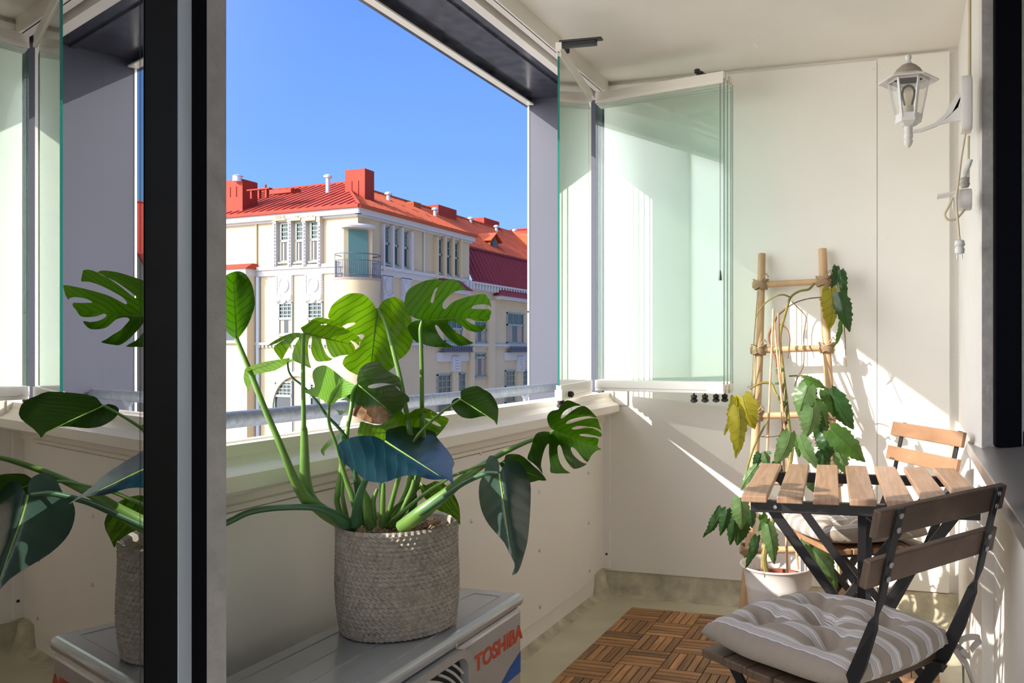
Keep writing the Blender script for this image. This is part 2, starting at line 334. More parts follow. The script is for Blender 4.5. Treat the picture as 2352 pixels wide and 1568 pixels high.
# ================================================================ GLAZING, RAILING
# folding panes: hinge (X,Y), free edge (X,Y)
def glass_pane(hx, hy, ex, ey, label, cord=False, lever=False, dz=0., ku=.035):
    root = empty('folding_glass_pane', (hx, hy, .95)); tag(root, label, 'glass pane', 'folding balcony glass panes')
    a = Vector((hx, hy, 0)); e = Vector((ex, ey, 0)); d = (e-a).normalized(); n = Vector((-d.y, d.x, 0)); ln = (e-a).length
    if n.y < 0: n = -n
    def ob(u0, u1, z0, z1, t, mi=0, mb=None, off=0): return (mb or MB()).obox(a+d*((u0+u1)/2)+n*off+UP*((z0+z1)/2), d, n, UP, (u1-u0)/2, t/2, (z1-z0)/2, mi)
    mb = MB(); c = a+d*(ln/2); z0, z1 = .985, 2.225; th = .008
    P = [a-n*th/2, e-n*th/2, e+n*th/2, a+n*th/2]
    vs = [p+UP*z0 for p in P]+[p+UP*z1 for p in P]
    mb.add(vs, [(0, 1, 5, 4), (2, 3, 7, 6)], 0); mb.add(vs, [(1, 2, 6, 5), (3, 0, 4, 7)], 1)
    mb.build('glass', [M_glassf if cord or lever else M_glass, M_edge], root)
    t = ob(0, ln, 2.205, 2.222, .020); ob(0, ln, 2.222, 2.252, .016, 0, t); t.build('top_rail', M_alu, root, bevel=.0015)
    t = ob(0, ln, .958-dz, .992, .020); ob(0, ln, .945-dz, .958-dz, .014, 0, t); t.build('bottom_rail', M_alu_w, root, bevel=.0015)
    kn = MB()
    for u in (ln-ku,):
        q = a+d*u
        kn.lathe([(.004, .948), (.004, .938), (.013, .936), (.0135, .926), (.009, .922), (.015, .918), (.0155, .910), (.006, .905), (0, .904)], q, 14)
    kn.build('guide_knob', M_dark, root, smooth=True)
    q = a+d*(ln-.12)
    MB().lathe([(.004, 2.25), (.004, 2.262), (.013, 2.264), (.013, 2.276), (.008, 2.28), (0, 2.281)], q, 12).build('guide_roller', M_dark, root, smooth=True)
    if cord:
        q = a+d*(ln-.012)-n*.012
        cb = MB().tube([q+UP*2.2, q+UP*1.44], .0012, 6); cb.lathe([(.002, 1.445), (.004, 1.44), (.007, 1.405), (0, 1.404)], q, 10)
        cb.build('pull_cord', M_dark, root, smooth=True)
    if lever:
        f = e-d*.01
        lb = MB(); pp = f+Vector((.012, 0, 2.262))
        lb.obox(pp+Vector((.072, .006, 0)), Vector((1, .05, 0)).normalized(), Vector((-.05, 1, 0)).normalized(), UP, .082, .014, .004)
        lb.obox(pp+Vector((.062, .006, -.012)), Vector((1, .05, 0)).normalized(), Vector((-.05, 1, 0)).normalized(), UP, .070, .011, .010)
        lb.build('lock_lever', M_dark, root, bevel=.003)
        MB().obox(f+UP*.955, d, n, UP, .014, .014, .02).build('corner_bracket', M_alu_w, root, bevel=.002); MB().obox(f+UP*2.245, d, n, UP, .012, .012, .014).build('corner_bracket', M_alu_w, root, bevel=.002)
        MB().lathe([(.012, 0), (.012, .012), (.009, .016), (0, .017)], a+d*(ln-.12)+UP*.953+Vector((.012, 0, 0)), 14, axis=(1, -.15, 0)).build('lock_knob', M_dark, root, smooth=True)
        MB().obox(f+Vector((.02, .05, .915)), d, n, UP, .02, .008, .008).obox(f+Vector((.03, .03, .895)), d, n, UP, .008, .006, .02).build('latch', M_screw, root)
    return root
glass_pane(-1.315, 3.405, -.715, 3.285, 'front clear glass pane of the stack folded against the end wall', cord=True, ku=.135)
glass_pane(-1.318, 3.430, -.708, 3.318, 'second clear glass pane from the front of the folded stack', ku=.10)
glass_pane(-1.320, 3.455, -.700, 3.350, 'third clear glass pane from the front of the folded stack', ku=.066)
glass_pane(-1.322, 3.480, -.700, 3.384, 'rearmost glass pane of the folded stack, nearest the cream end wall')
glass_pane(-1.330, 3.372, -1.238, 2.822, 'half opened glass pane with black lock lever standing on the sill track', lever=True, dz=.012)

# galvanised hand rail outside the glazing
XR = -1.58
rl = empty('hand_rail', (XR, 2, .5)); tag(rl, 'galvanised round hand rail outside the balcony parapet', 'railing')
zr = .953
MB().tube([(XR, .4, zr), (XR, 3.58, zr-.004)], .021, 20).build('rail_pipe', M_galv, rl, smooth=True)
for y in (1.22, 2.02, 3.25):
    q = MB().tube([(XR, y, .3), (XR, y, zr-.018)], .011, 12); q.lathe([(.011, -.03), (.018, -.012), (.02, 0)], (XR, y, zr-.012), 14); q.build('rail_post', M_galv, rl, smooth=True)

# ================================================================ AIR CONDITIONER
M_acm = mat('silver_grey_enamel', (.47, .47, .48), .22, metal=.25, coat=.4)
M_acl = mat('silver_grey_lid', (.44, .45, .485), .25, metal=.35, coat=.4)
M_red = mat('orange_red_lettering', (.55, .07, .03), .4); M_blue = mat('blue_sticker', (.0, .10, .42), .35)
M_grille = mat('grey_grille_plastic', (.52, .52, .52), .45)
AX0, AX1, AY0, AY1, AZ = -1.252, -.944, 1.10, 1.938, .5
ac = empty('outdoor_air_conditioner', ((AX0+AX1)/2, (AY0+AY1)/2, .02)); tag(ac, 'silver grey outdoor air conditioner unit with red lettering below the parapet', 'air conditioner')
MB().box(AX0+.006, AX1-.006, AY0+.006, AY1-.006, .06, AZ-.034).build('casing', M_acm, ac, bevel=.012, seg=3)
MB().box(AX0, AX1, AY0, AY1, AZ-.032, AZ).build('lid', M_acl, ac, bevel=.014, seg=4)
b = MB()
def ridge(pts, w=.004, z=AZ+.0002):
    for p, q in zip(pts, pts[1:]): b.bar((p[0], p[1], z), (q[0], q[1], z), w, .0022, (0, 0, 1) if False else Vector((q[1]-p[1], p[0]-q[0], 0)))
X1, X2, X3 = AX1-.045, (AX0+AX1)/2, AX0+.045
ridge([(X1, AY0+.05), (X1, AY1-.05), (X1-.075, AY1-.045), (X1-.085, AY1-.12), (X1-.085, AY0+.05)])
ridge([(X3, AY0+.05), (X3, AY1-.06), (X3+.1, AY1-.05), (X3+.1, AY1-.2)]); ridge([(X3+.07, AY0+.05), (X3+.07, AY1-.3)])
b.build('lid_ridges', M_acl, ac)
for y in (1.2, 1.84): MB().box(AX0+.02, AX1-.02, y-.03, y+.03, 0, .062).build('foot', M_dark, ac, bevel=.004)
# fan grille on the front (faces the room wall)
gx = AX1-.006; ctr = (1.39, .255)
g = MB()
hw = .235
def rrect(h, r, n=8):
    P = []
    for cx_, cz_, a0 in ((h-r, h-r, 0), (-h+r, h-r, 90), (-h+r, -h+r, 180), (h-r, -h+r, 270)):
        for i in range(n+1): a = R(a0+90*i/n); P.append((cx_+r*math.cos(a), cz_+r*math.sin(a)))
    return P
outer = [(ctr[0]+p, ctr[1]+q*.84) for p, q in rrect(.255, .05)]; inner = [(ctr[0]+p, ctr[1]+q*.84) for p, q in rrect(.236, .04)]
k = len(outer); V = [(gx, *p) for p in outer]+[(gx+.022, *p) for p in outer]+[(gx+.022, *p) for p in inner]+[(gx+.002, *p) for p in inner]
Fc = []
for j in range(k):
    j2 = (j+1) % k
    for r0 in range(3): Fc.append((r0*k+j, r0*k+j2, (r0+1)*k+j2, (r0+1)*k+j))
g.add(V, Fc); g.build('grille_frame', M_acm, ac, smooth=True)
g = MB().add([(gx+.001, *p) for p in inner], [tuple(range(k))]); g.build('fan_opening', M_dark, ac)
g = MB()
for i in range(19):
    r0 = .03+i*.0165; run = []
    for t in range(0, 365, 4):
        y_, z_ = r0*math.cos(R(t)), .84*r0*math.sin(R(t))
        if abs(y_) < .234 and abs(z_) < .196: run.append((gx+.014, ctr[0]+y_, ctr[1]+z_))
        else:
            if len(run) > 2: g.tube(run, .003, 6)
            run = []
    if len(run) > 2: g.tube(run, .003, 6)
for i in range(24):
    a = R(15*i); g.tube([(gx+.013, ctr[0]+.03*math.cos(a), ctr[1]+.025*math.sin(a)), (gx+.013, ctr[0]+.228*math.cos(a+.5), ctr[1]+.192*math.sin(a+.5))], .002, 5)
g.build('grille_rings', M_grille, ac, smooth=True)
MB().lathe([(.005, 0), (.004, .003), (0, .0035)], (AX1, 1.60, .478), 10, axis=(1, 0, 0)).build('screw', M_screw, ac)
def text_mesh(name, body, size, M, m, parent, ext=.0006, bold=.0):
    cu = bpy.data.curves.new('t', 'FONT'); cu.body = body; cu.size = size; cu.extrude = ext; cu.offset = bold; cu.align_x = 'LEFT'
    to = bpy.data.objects.new('t', cu); COL.objects.link(to); bpy.context.view_layer.update()
    me = bpy.data.meshes.new_from_object(to.evaluated_get(bpy.context.evaluated_depsgraph_get())); bpy.data.objects.remove(to)
    me.transform(M); me.materials.clear(); me.materials.append(m); o = bpy.data.objects.new(name, me); COL.objects.link(o)
    o.parent = parent; o.matrix_parent_inverse = parent_inv(parent); return o
# lettering reads along +Y on the face looking to +X
MT = Matrix(((0, 0, 1, gx+.0006), (1.13, 0, 0, 1.692), (0, 1, 0, .385), (0, 0, 0, 1)))
text_mesh('lettering', 'TOSHIBA', .052, MT, M_red, ac, bold=.0016)
MB().add([(gx+.0008, 1.80, .30), (gx+.0008, AY1-.014, .30), (gx+.0008, AY1-.014, .352), (gx+.0008, 1.86, .33)], [(0, 1, 2, 3)]).build('blue_label', M_blue, ac)

# ================================================================ MONSTERA IN ROPE BASKET
pc = Vector((-1.105, 1.625, AZ+.0005))
pm = empty('potted_monstera', pc); tag(pm, 'large potted monstera in grey rope basket standing on the air conditioner', 'potted plant')
M_rope = mat('grey_jute_rope', (.42, .38, .325), .9, var=.22, scale=70, bump=.6, bscale=260)
M_soil = mat('coco_chips', (.42, .29, .19), .9, var=.45, scale=45, bump=1, bscale=60)
nr, rows, seg = 256, 25, 6
V = []; Fq = []
H0 = .232
for i in range(rows*seg+1):
    t = i/(rows*seg); ph = (i % seg)/seg
    rb = .121+.012*t+.004*math.sin(t*5)
    for j in range(nr):
        a = 2*math.pi*j/nr
        rr = rb*(1+.012*math.sin(2*a+1.2)+.008*math.sin(3*a+4*t))+.0022*math.sin(math.pi*ph)**.7+.0022*math.sin(j*2*math.pi/nr*64+i*math.pi*2/seg*.55+1.3*math.sin(i*.9))
        V.append((pc.x+rr*math.cos(a), pc.y+rr*math.sin(a), pc.z+.002+H0*t+.004*t*math.sin(2*a+.5)))
for i in range(rows*seg):
    for j in range(nr): j2 = (j+1) % nr; Fq.append((i*nr+j, i*nr+j2, (i+1)*nr+j2, (i+1)*nr+j))
top = len(V)
for rr, z in ((.127, H0+.003), (.121, H0-.002), (.118, H0-.05), (.1, .02)):
    for j in range(nr): a = 2*math.pi*j/nr; V.append((pc.x+rr*math.cos(a), pc.y+rr*math.sin(a), pc.z+z))
base = rows*seg*nr
for q in range(4):
    s0 = base if q == 0 else top+(q-1)*nr; s1_ = top+q*nr
    for j in range(nr): j2 = (j+1) % nr; Fq.append((s0+j, s0+j2, s1_+j2, s1_+j))
Fq.append(tuple(range(nr-1, -1, -1)))
bk = MB().add(V, Fq); bk.build('rope_basket', M_rope, pm, smooth=True)
sb = MB(); rng = random.Random(3)
sb.lathe([(.117, .19), (.117, H0-.026), (.06, H0-.018), (0, H0-.014)], pc, 30)
for i in range(170):
    a = rng.random()*6.28; r0 = .112*math.sqrt(rng.random()); d = Vector((rng.uniform(-1, 1), rng.uniform(-1, 1), rng.uniform(-.3, .5))).normalized()
    e = d.orthogonal().normalized()
    sb.obox(pc+Vector((r0*math.cos(a), r0*math.sin(a), H0-.014)), d, e, d.cross(e), rng.uniform(.005, .012), rng.uniform(.003, .006), .0025)
sb.build('soil', M_soil, pm)

M_mid = mat('leaf_midrib', (.20, .34, .06), .4); M_stalk = mat('green_stalk', (.13, .26, .05), .38, var=.15, scale=20)
M_stalkd = mat('dark_green_stalk', (.05, .14, .06), .35, var=.2, scale=20)
ML = leafmat('monstera_leaf', (.010, .036, .004), (.014, .046, .005), (.036, .118, .001), .46, .5, .35, vein=(.09, .18, .02))
MLy = leafmat('young_monstera_leaf', (.025, .075, .005), (.032, .088, .006), (.095, .215, .002), .35, .55, vein=(.15, .28, .04))
MLp = leafmat('pale_monstera_leaf', (.09, .17, .06), (.11, .2, .075), (.2, .45, .05), .38, .35, vein=(.2, .32, .12))
MLd = leafmat('dark_monstera_leaf', (.035, .075, .055), (.05, .095, .075), (.03, .08, .03), .3, .12, vein=(.09, .15, .11), nv=9)
MLb = leafmat('sky_sheen_monstera_leaf', (.003, .024, .042), (.004, .030, .052), (.01, .05, .06), .34, .12, .4, vein=(.02, .10, .13), nv=8)  # base colour holds the blue of the reflected sky
M_brown = mat('withered_leaf_patch', (.17, .075, .025), .7, var=.5, scale=60, bump=.8, bscale=80)
def inpoly(x, y, P):
    c = False; j = len(P)-1
    for i in range(len(P)):
        if (P[i][1] > y) != (P[j][1] > y) and x < (P[j][0]-P[i][0])*(y-P[i][1])/(P[j][1]-P[i][1])+P[i][0]: c = not c
        j = i
    return c
def smooth_poly(P, k=2):
    out = []; n = len(P)
    for i in range(n):
        p0, p1, p2, p3 = P[i-1], P[i], P[(i+1) % n], P[(i+2) % n]
        for j in range(k):
            t = j/k; f = lambda a, b, c, d: .5*(2*b+(c-a)*t+(2*a-5*b+4*c-d)*t*t+(3*b-a-3*c+d)*t**3)
            out.append((f(p0[0], p1[0], p2[0], p3[0]), f(p0[1], p1[1], p2[1], p3[1])))
    return out
def zpts(pts, x0, y0, s): return [(x0+a/s, y0+b/s) for a, b in pts]
def leaf(parent, outline, basep, tip, d0, dt, tilt=0., fold=.12, curl=.12, mats=None, holes=(), patch=None, step=7., ridge=True, name='leaf', k=2, wave=.004):
    P = smooth_poly(outline, k); bx, by = basep; mx_, my_ = tip[0]-bx, tip[1]-by; Ln = math.hypot(mx_, my_); ux, uy = mx_/Ln, my_/Ln
    Hs = [smooth_poly(h, 2) for h in holes]
    vin = [Vector(p) for p in P]; ed = [(i, (i+1) % len(P)) for i in range(len(P))]
    for h in Hs:
        o0 = len(vin); vin += [Vector(p) for p in h]; ed += [(o0+i, o0+(i+1) % len(h)) for i in range(len(h))]
    x0, x1 = min(p[0] for p in P), max(p[0] for p in P); y0, y1 = min(p[1] for p in P), max(p[1] for p in P)
    y = y0+step/2; r = 0
    while y < y1:
        x = x0+(step/2 if r % 2 else step)
        while x < x1:
            if inpoly(x, y, P): vin.append(Vector((x+.01*r, y)))
            x += step
        y += step*.87; r += 1
    res = geometry.delaunay_2d_cdt(vin, ed, [], 0, 1e-4)
    vs2, fs = res[0], res[2]
    def D(x, y):
        dx, dy = x-bx, y-by; u = (dx*ux+dy*uy)/Ln; v = (-dx*uy+dy*ux)/Ln
        return u, v, d0+(dt-d0)*u+tilt*v-fold*(math.sqrt(v*v+.004)-.063)+curl*u*u*.5+wave*math.sin(9*u+7*v)*1.0+wave*.8*math.sin(15*v-5*u)
    mb = MB(); V3 = []; uvs = []
    for v in vs2:
        u, w, d = D(v.x, v.y); V3.append(at(v.x, v.y, d)); uvs.append((u, w))
    F, mi = [], []
    for f in fs:
        cx_ = sum(vs2[i].x for i in f)/len(f); cy_ = sum(vs2[i].y for i in f)/len(f)
        if not inpoly(cx_, cy_, P) or any(inpoly(cx_, cy_, h) for h in Hs): continue
        F.append(tuple(f)); mi.append(1 if patch and inpoly(cx_, cy_, patch) else 0)
    me = bpy.data.meshes.new(name)
    nV = len(V3)
    if ridge:
        mp_ = []
        for i in range(12):
            t = i/11*.93; x, y = bx+mx_*t, by+my_*t
            inside = inpoly(x, y, P)
            if inside or i == 0: mp_.append(at(x, y, D(x, y)[2]-.0004))
        if len(mp_) > 2:
            rr = [.0024*(1-.8*i/(len(mp_)-1)) for i in range(len(mp_))]
            tb = MB().tube(mp_, rr, 6); V3 += [Vector(v) for v in tb.v]; uvs += [(.5, .5)]*len(tb.v); F += [tuple(i+nV for i in f) for f in tb.f]; mi += [2]*len(tb.f)
    me.from_pydata(V3, [], F)
    ul = me.uv_layers.new(name='UVMap')
    for lp in me.loops: ul.data[lp.index].uv = uvs[lp.vertex_index]
    for m in (mats or ML, M_brown, M_mid): me.materials.append(m)
    me.polygons.foreach_set('material_index', mi); me.polygons.foreach_set('use_smooth', [True]*len(F)); me.update()
    o = bpy.data.objects.new(name, me); COL.objects.link(o); o.parent = parent; o.matrix_parent_inverse = parent_inv(parent)
    return o
def stalk(par, pts, r, m=None, name='leaf_stalk'):       # pts: (px x, px y, depth)
    return MB().tube([at(x, y, d) for x, y, d in pts], r, 10, sub=4).build(name, m or M_stalk, par, smooth=True)
A_ = (520, 600, 3.9208); B_ = (880, 620, 3.563); C_ = (520, 900, 3.9204); D_ = (900, 900, 3.408)
def ZP(z, *p): return zpts(p, *z)
def ZS(z, *p): return [(z[0]+a/z[2], z[1]+b/z[2], d) for a, b, d in p]
# 1 rounded leaf cut by the wall edge
o = leaf(pm, ZP(A_, (90, 695), (150, 640), (200, 560), (235, 470), (258, 380), (250, 300), (235, 220), (200, 150), (160, 105), (110, 88), (50, 98), (-10, 130), (-70, 200), (-100, 320), (-90, 450), (-50, 560), (20, 650)),
         (543, 777), (535, 622), 1.66, 1.60, tilt=.25, fold=.25, curl=.05)
stalk(o, ZS(A_, (90, 695, 1.66), (160, 860, 1.66), (240, 1060, 1.66), (330, 1290, 1.66), (425, 1510, 1.665))+ZS(C_, (520, 560, 1.67), (610, 780, 1.69), (720, 965, 1.72), (860, 1060, 1.75), (1060, 1200, 1.80)),
      [.0042, .0045, .0052, .0058, .006, .0065, .0085, .0125, .012, .012])
# 2 young lime leaf drooping left
o = leaf(pm, ZP(A_, (220, 945), (300, 915), (400, 895), (500, 880), (570, 868), (568, 882), (648, 873), (600, 897), (555, 918), (500, 950), (430, 985), (350, 1000), (280, 1015), (245, 1030), (225, 1080), (207, 1130), (202, 1178), (180, 1130), (160, 1085), (155, 1040), (160, 1000), (170, 965), (190, 955)),
         (661, 831), (572, 870), 1.78, 1.70, tilt=-.5, fold=.1, mats=MLy, ridge=False)
stalk(o, ZS(A_, (550, 885, 1.78), (560, 980, 1.79), (600, 1050, 1.80), (680, 1115, 1.80), (800, 1240, 1.80), (905, 1390, 1.80))+ZS(C_, (1000, 310, 1.81), (1080, 420, 1.82), (1150, 600, 1.84), (1180, 900, 1.86), (1260, 1200, 1.87)), [.002, .002, .0023, .0025, .003, .0035, .0035, .004, .005, .006, .007], M_stalkd)
# 3 split leaf on the tall straight stalk
o = leaf(pm, ZP(A_, (695, 648), (655, 643), (600, 645), (530, 665), (440, 710), (375, 755), (400, 756), (460, 735), (515, 705), (555, 682), (500, 715), (445, 752), (425, 785), (450, 830), (488, 880), (505, 884), (520, 850), (560, 780), (610, 705), (645, 684), (653, 695), (625, 740), (605, 790), (595, 850), (602, 888), (640, 910), (700, 935), (762, 962), (745, 900), (737, 820), (735, 760), (745, 700), (757, 680), (772, 685), (765, 740), (762, 790), (775, 840), (800, 885), (825, 902), (880, 900), (935, 893), (956, 875), (935, 868), (903, 840), (875, 780), (858, 730), (855, 695), (870, 678), (888, 690), (898, 740), (912, 790), (935, 835), (968, 867), (1020, 850), (1080, 842), (1135, 832), (1160, 792), (1145, 750), (1112, 712), (1160, 730), (1198, 762), (1196, 725), (1217, 712), (1190, 675), (1120, 632), (1050, 590), (1010, 555), (960, 530), (890, 512), (820, 505), (780, 520), (740, 552), (700, 580), (670, 597), (680, 622)),
         (697, 765), (825, 795), 1.68, 1.78, tilt=.16, fold=-.05, curl=.05, mats=MLy, holes=[ZP(A_, (845, 570), (870, 562), (905, 563), (898, 572), (870, 575))], wave=.003)
stalk(o, ZS(A_, (695, 650, 1.68), (690, 800, 1.69), (690, 970, 1.70), (692, 1200, 1.72), (697, 1480, 1.73))+ZS(C_, (700, 350, 1.74), (705, 600, 1.75), (712, 800, 1.76), (760, 960, 1.77), (880, 1090, 1.78), (1080, 1210, 1.80)), [.0035, .0037, .004, .0043, .0048, .007, .0095, .0115, .012, .012, .012])
# 4 large heart shaped leaf behind
o = leaf(pm, ZP(A_, (1357, 438), (1335, 400), (1300, 350), (1250, 305), (1200, 288), (1130, 287), (1080, 300), (1020, 335), (960, 385), (930, 440), (915, 500), (955, 540), (1005, 568), (1036, 588), (1090, 560), (1160, 550), (1152, 570), (1110, 590), (1070, 613), (1120, 640), (1160, 668), (1195, 658), (1240, 660), (1235, 692), (1208, 720), (1196, 770), (1150, 800), (1100, 840), (1068, 862), (1045, 920), (1085, 972), (1135, 1003), (1190, 1027), (1260, 1045), (1340, 1035), (1400, 1015), (1460, 990), (1525, 932), (1545, 892), (1590, 862), (1640, 810), (1672, 740), (1688, 660), (1682, 600), (1666, 520), (1640, 460), (1620, 405), (1600, 372), (1570, 350), (1530, 322), (1480, 325), (1420, 350), (1385, 388), (1372, 420)),
         (866, 711), (850, 862), 1.93, 1.98, tilt=-.10, fold=.06, curl=-.05, mats=MLy)
stalk(o, ZS(A_, (1355, 438, 1.92), (1380, 450, 1.915), (1450, 600, 1.90), (1525, 890, 1.89), (1570, 1080, 1.88), (1610, 1300, 1.87), (1640, 1450, 1.86))+ZS(C_, (1660, 500, 1.86), (1655, 800, 1.86), (1580, 1000, 1.86), (1440, 1220, 1.86)), [.004, .0045, .005, .0055, .0055, .006, .0065, .007, .008, .008, .008])
# 5 dark leaf with a withered brown patch
o = leaf(pm, ZP(A_, (1180, 1105), (1175, 1070), (1190, 1000), (1210, 960), (1260, 920), (1320, 905), (1370, 905), (1400, 935), (1430, 965), (1480, 1000), (1550, 1040), (1565, 1070), (1575, 1150), (1560, 1165), (1520, 1120), (1450, 1100), (1380, 1097), (1310, 1108), (1272, 1128), (1290, 1140), (1340, 1140), (1420, 1120), (1480, 1108), (1540, 1130), (1575, 1170), (1640, 1215), (1645, 1260), (1600, 1290), (1580, 1340), (1500, 1400), (1450, 1430), (1420, 1462), (1350, 1465), (1280, 1450), (1210, 1420), (1130, 1385), (1060, 1365), (1020, 1388), (1000, 1350), (950, 1315), (985, 1335), (1060, 1342), (1080, 1300), (1100, 1262), (1060, 1252), (1020, 1250), (1060, 1230), (1120, 1190), (1165, 1160)),
         (821, 882), (915, 960), 1.93, 1.80, tilt=.2, fold=.25, curl=.1, patch=ZP(A_, (1135, 1318), (1180, 1300), (1240, 1308), (1300, 1315), (1390, 1295), (1440, 1320), (1465, 1400), (1420, 1470), (1340, 1480), (1250, 1450), (1120, 1390)))
o['label'] = 'leaf with a withered brown patch'
stalk(o, ZS(A_, (1180, 1105, 1.93), (1140, 1180, 1.90), (1125, 1320, 1.88), (1095, 1480, 1.87))+ZS(C_, (1080, 400, 1.86), (1045, 650, 1.85), (1005, 900, 1.84), (1000, 1010, 1.84), (1060, 1190, 1.83)), [.003, .0042, .0045, .0045, .006, .007, .0065, .006, .006])
# 6 pale folded leaf
o = leaf(pm, ZP(A_, (697, 1175), (745, 1150), (795, 1135), (785, 1080), (775, 1030), (780, 990), (810, 955), (860, 937), (900, 940), (950, 970), (1000, 1010), (1050, 1050), (1085, 1075), (1140, 1100), (1180, 1130), (1186, 1155), (1160, 1175), (1150, 1182), (1080, 1220), (1010, 1240), (960, 1290), (930, 1292), (900, 1270), (850, 1240), (790, 1215), (730, 1190)),
         (757, 925), (790, 870), 1.72, 1.80, tilt=.45, fold=.1, mats=MLp)
stalk(o, ZS(A_, (925, 1290, 1.72), (920, 1400, 1.73), (935, 1500, 1.74))+ZS(C_, (990, 480, 1.75), (1040, 660, 1.76), (1090, 820, 1.77), (1150, 990, 1.78), (1190, 1170, 1.80)), [.0028, .003, .0032, .0033, .0035, .006, .007, .008])
# 7 big split leaf against the facade across the street
o = leaf(pm, ZP(B_, (325, 408), (280, 400), (230, 375), (190, 330), (175, 280), (180, 220), (200, 170), (240, 135), (300, 105), (350, 85), (420, 75), (470, 80), (495, 95), (470, 120), (430, 150), (410, 185), (395, 230), (388, 258), (400, 272), (415, 252), (425, 200), (445, 150), (480, 105), (520, 80), (560, 75), (600, 85), (640, 120), (670, 150), (675, 165), (620, 165), (565, 190), (520, 230), (490, 270), (487, 302), (500, 320), (520, 310), (560, 270), (620, 240), (700, 215), (780, 200), (835, 197), (860, 230), (880, 270), (885, 302), (870, 290), (830, 280), (770, 283), (728, 300), (728, 315), (770, 318), (830, 320), (868, 321), (885, 345), (880, 365), (870, 400), (850, 418), (800, 420), (740, 410), (690, 390), (678, 400), (690, 420), (740, 445), (800, 455), (840, 448), (835, 470), (800, 505), (740, 505), (690, 490), (650, 460), (610, 430), (560, 417), (535, 420), (530, 437), (560, 470), (600, 510), (660, 545), (710, 580), (740, 597), (700, 610), (650, 618), (615, 618), (560, 585), (520, 545), (480, 500), (450, 460), (430, 447), (425, 460), (440, 500), (470, 550), (510, 590), (575, 628), (500, 632), (420, 630), (340, 612), (310, 598), (290, 597), (250, 570), (215, 510), (198, 470), (220, 440), (260, 415), (300, 410)),
         (971, 735), (1127, 726), 1.86, 1.86, tilt=.28, fold=.22, curl=.12)
stalk(o, ZS(B_, (325, 408, 1.858), (305, 480, 1.85), (310, 600, 1.85), (316, 800, 1.86), (318, 1100, 1.87), (320, 1230, 1.87))+ZS(C_, (1770, 400, 1.88), (1740, 700, 1.88), (1660, 950, 1.88), (1500, 1200, 1.88)), [.0036, .0042, .0045, .0048, .0052, .0055, .006, .008, .008, .007])
# 8 small heart leaf
o = leaf(pm, ZP(B_, (635, 1055), (632, 1000), (650, 980), (700, 960), (770, 948), (820, 975), (880, 1010), (920, 1070), (942, 1130), (940, 1200), (932, 1268), (915, 1240), (880, 1210), (840, 1195), (790, 1200), (720, 1215), (650, 1205), (600, 1170), (570, 1130), (558, 1090), (575, 1060), (610, 1045)),
         (1058, 916), (1142, 970), 1.80, 1.74, tilt=.25, fold=.2, curl=-.05)
stalk(o, ZS(B_, (635, 1055, 1.80), (560, 1105, 1.80), (460, 1180, 1.80), (370, 1262, 1.80))+ZS(C_, (1700, 430, 1.80), (1560, 750, 1.82), (1440, 1180, 1.84)), [.0024, .0026, .003, .003, .0035, .005, .006])
# 9 split leaf reaching right over the parapet
o = leaf(pm, ZP(D_, (1270, 300), (1250, 290), (1225, 250), (1215, 200), (1230, 165), (1260, 145), (1300, 138), (1320, 110), (1355, 70), (1390, 65), (1440, 85), (1485, 105), (1440, 108), (1380, 130), (1340, 160), (1322, 200), (1335, 206), (1370, 180), (1420, 140), (1490, 108), (1535, 125), (1580, 170), (1607, 202), (1550, 190), (1480, 195), (1400, 215), (1363, 240), (1372, 250), (1420, 240), (1500, 215), (1570, 205), (1610, 210), (1625, 260), (1640, 300), (1600, 280), (1520, 268), (1450, 265), (1410, 282), (1415, 293), (1470, 290), (1550, 280), (1600, 295), (1640, 322), (1638, 350), (1600, 345), (1540, 330), (1480, 328), (1470, 340), (1520, 350), (1590, 355), (1620, 370), (1610, 410), (1618, 435), (1642, 449), (1600, 460), (1560, 500), (1530, 550), (1480, 500), (1440, 450), (1410, 430), (1400, 445), (1420, 490), (1460, 530), (1500, 555), (1527, 563), (1480, 590), (1425, 602), (1390, 570), (1350, 510), (1330, 440), (1312, 413), (1297, 430), (1300, 490), (1320, 560), (1360, 610), (1398, 634), (1330, 637), (1245, 632), (1240, 580), (1230, 480), (1230, 412), (1218, 408), (1195, 450), (1175, 520), (1168, 580), (1182, 642), (1150, 600), (1110, 560), (1060, 520), (1080, 460), (1100, 400), (1115, 350), (1140, 320), (1190, 308), (1240, 312)),
         (1273, 988), (1381, 1030), 1.84, 1.94, tilt=.1, fold=.3, curl=.15, step=6)
stalk(o, ZS(D_, (1270, 302, 1.84), (1200, 350, 1.83), (1100, 375, 1.82), (1000, 415, 1.81), (820, 505, 1.79), (600, 650, 1.78), (430, 790, 1.77), (250, 930, 1.77), (80, 1060, 1.79)), [.004, .0042, .0046, .0052, .0062, .009, .0125, .0165, .0165])
# 10 grey green leaf hanging down
o = leaf(pm, ZP(D_, (840, 635), (842, 590), (835, 545), (815, 512), (780, 495), (755, 510), (735, 560), (720, 640), (690, 700), (680, 780), (690, 880), (715, 960), (760, 1040), (820, 1110), (880, 1180), (920, 1260), (960, 1340), (955, 1390), (940, 1430), (975, 1420), (1005, 1370), (1030, 1290), (1060, 1180), (1075, 1050), (1085, 900), (1088, 760), (1080, 700), (1050, 610), (1000, 555), (940, 532), (900, 540), (870, 580), (852, 620)),
         (1147, 1086), (1180, 1318), 1.66, 1.60, tilt=.15, fold=-.55, curl=-.15, mats=MLd, step=8)
o['label'] = 'grey green leaf hanging down'
stalk(o, ZS(D_, (840, 635, 1.665), (760, 632, 1.68), (700, 650, 1.69), (560, 715, 1.71), (420, 815, 1.735), (230, 950, 1.76), (60, 1060, 1.79)), [.004, .0048, .005, .0052, .0056, .006, .006], M_stalkd)
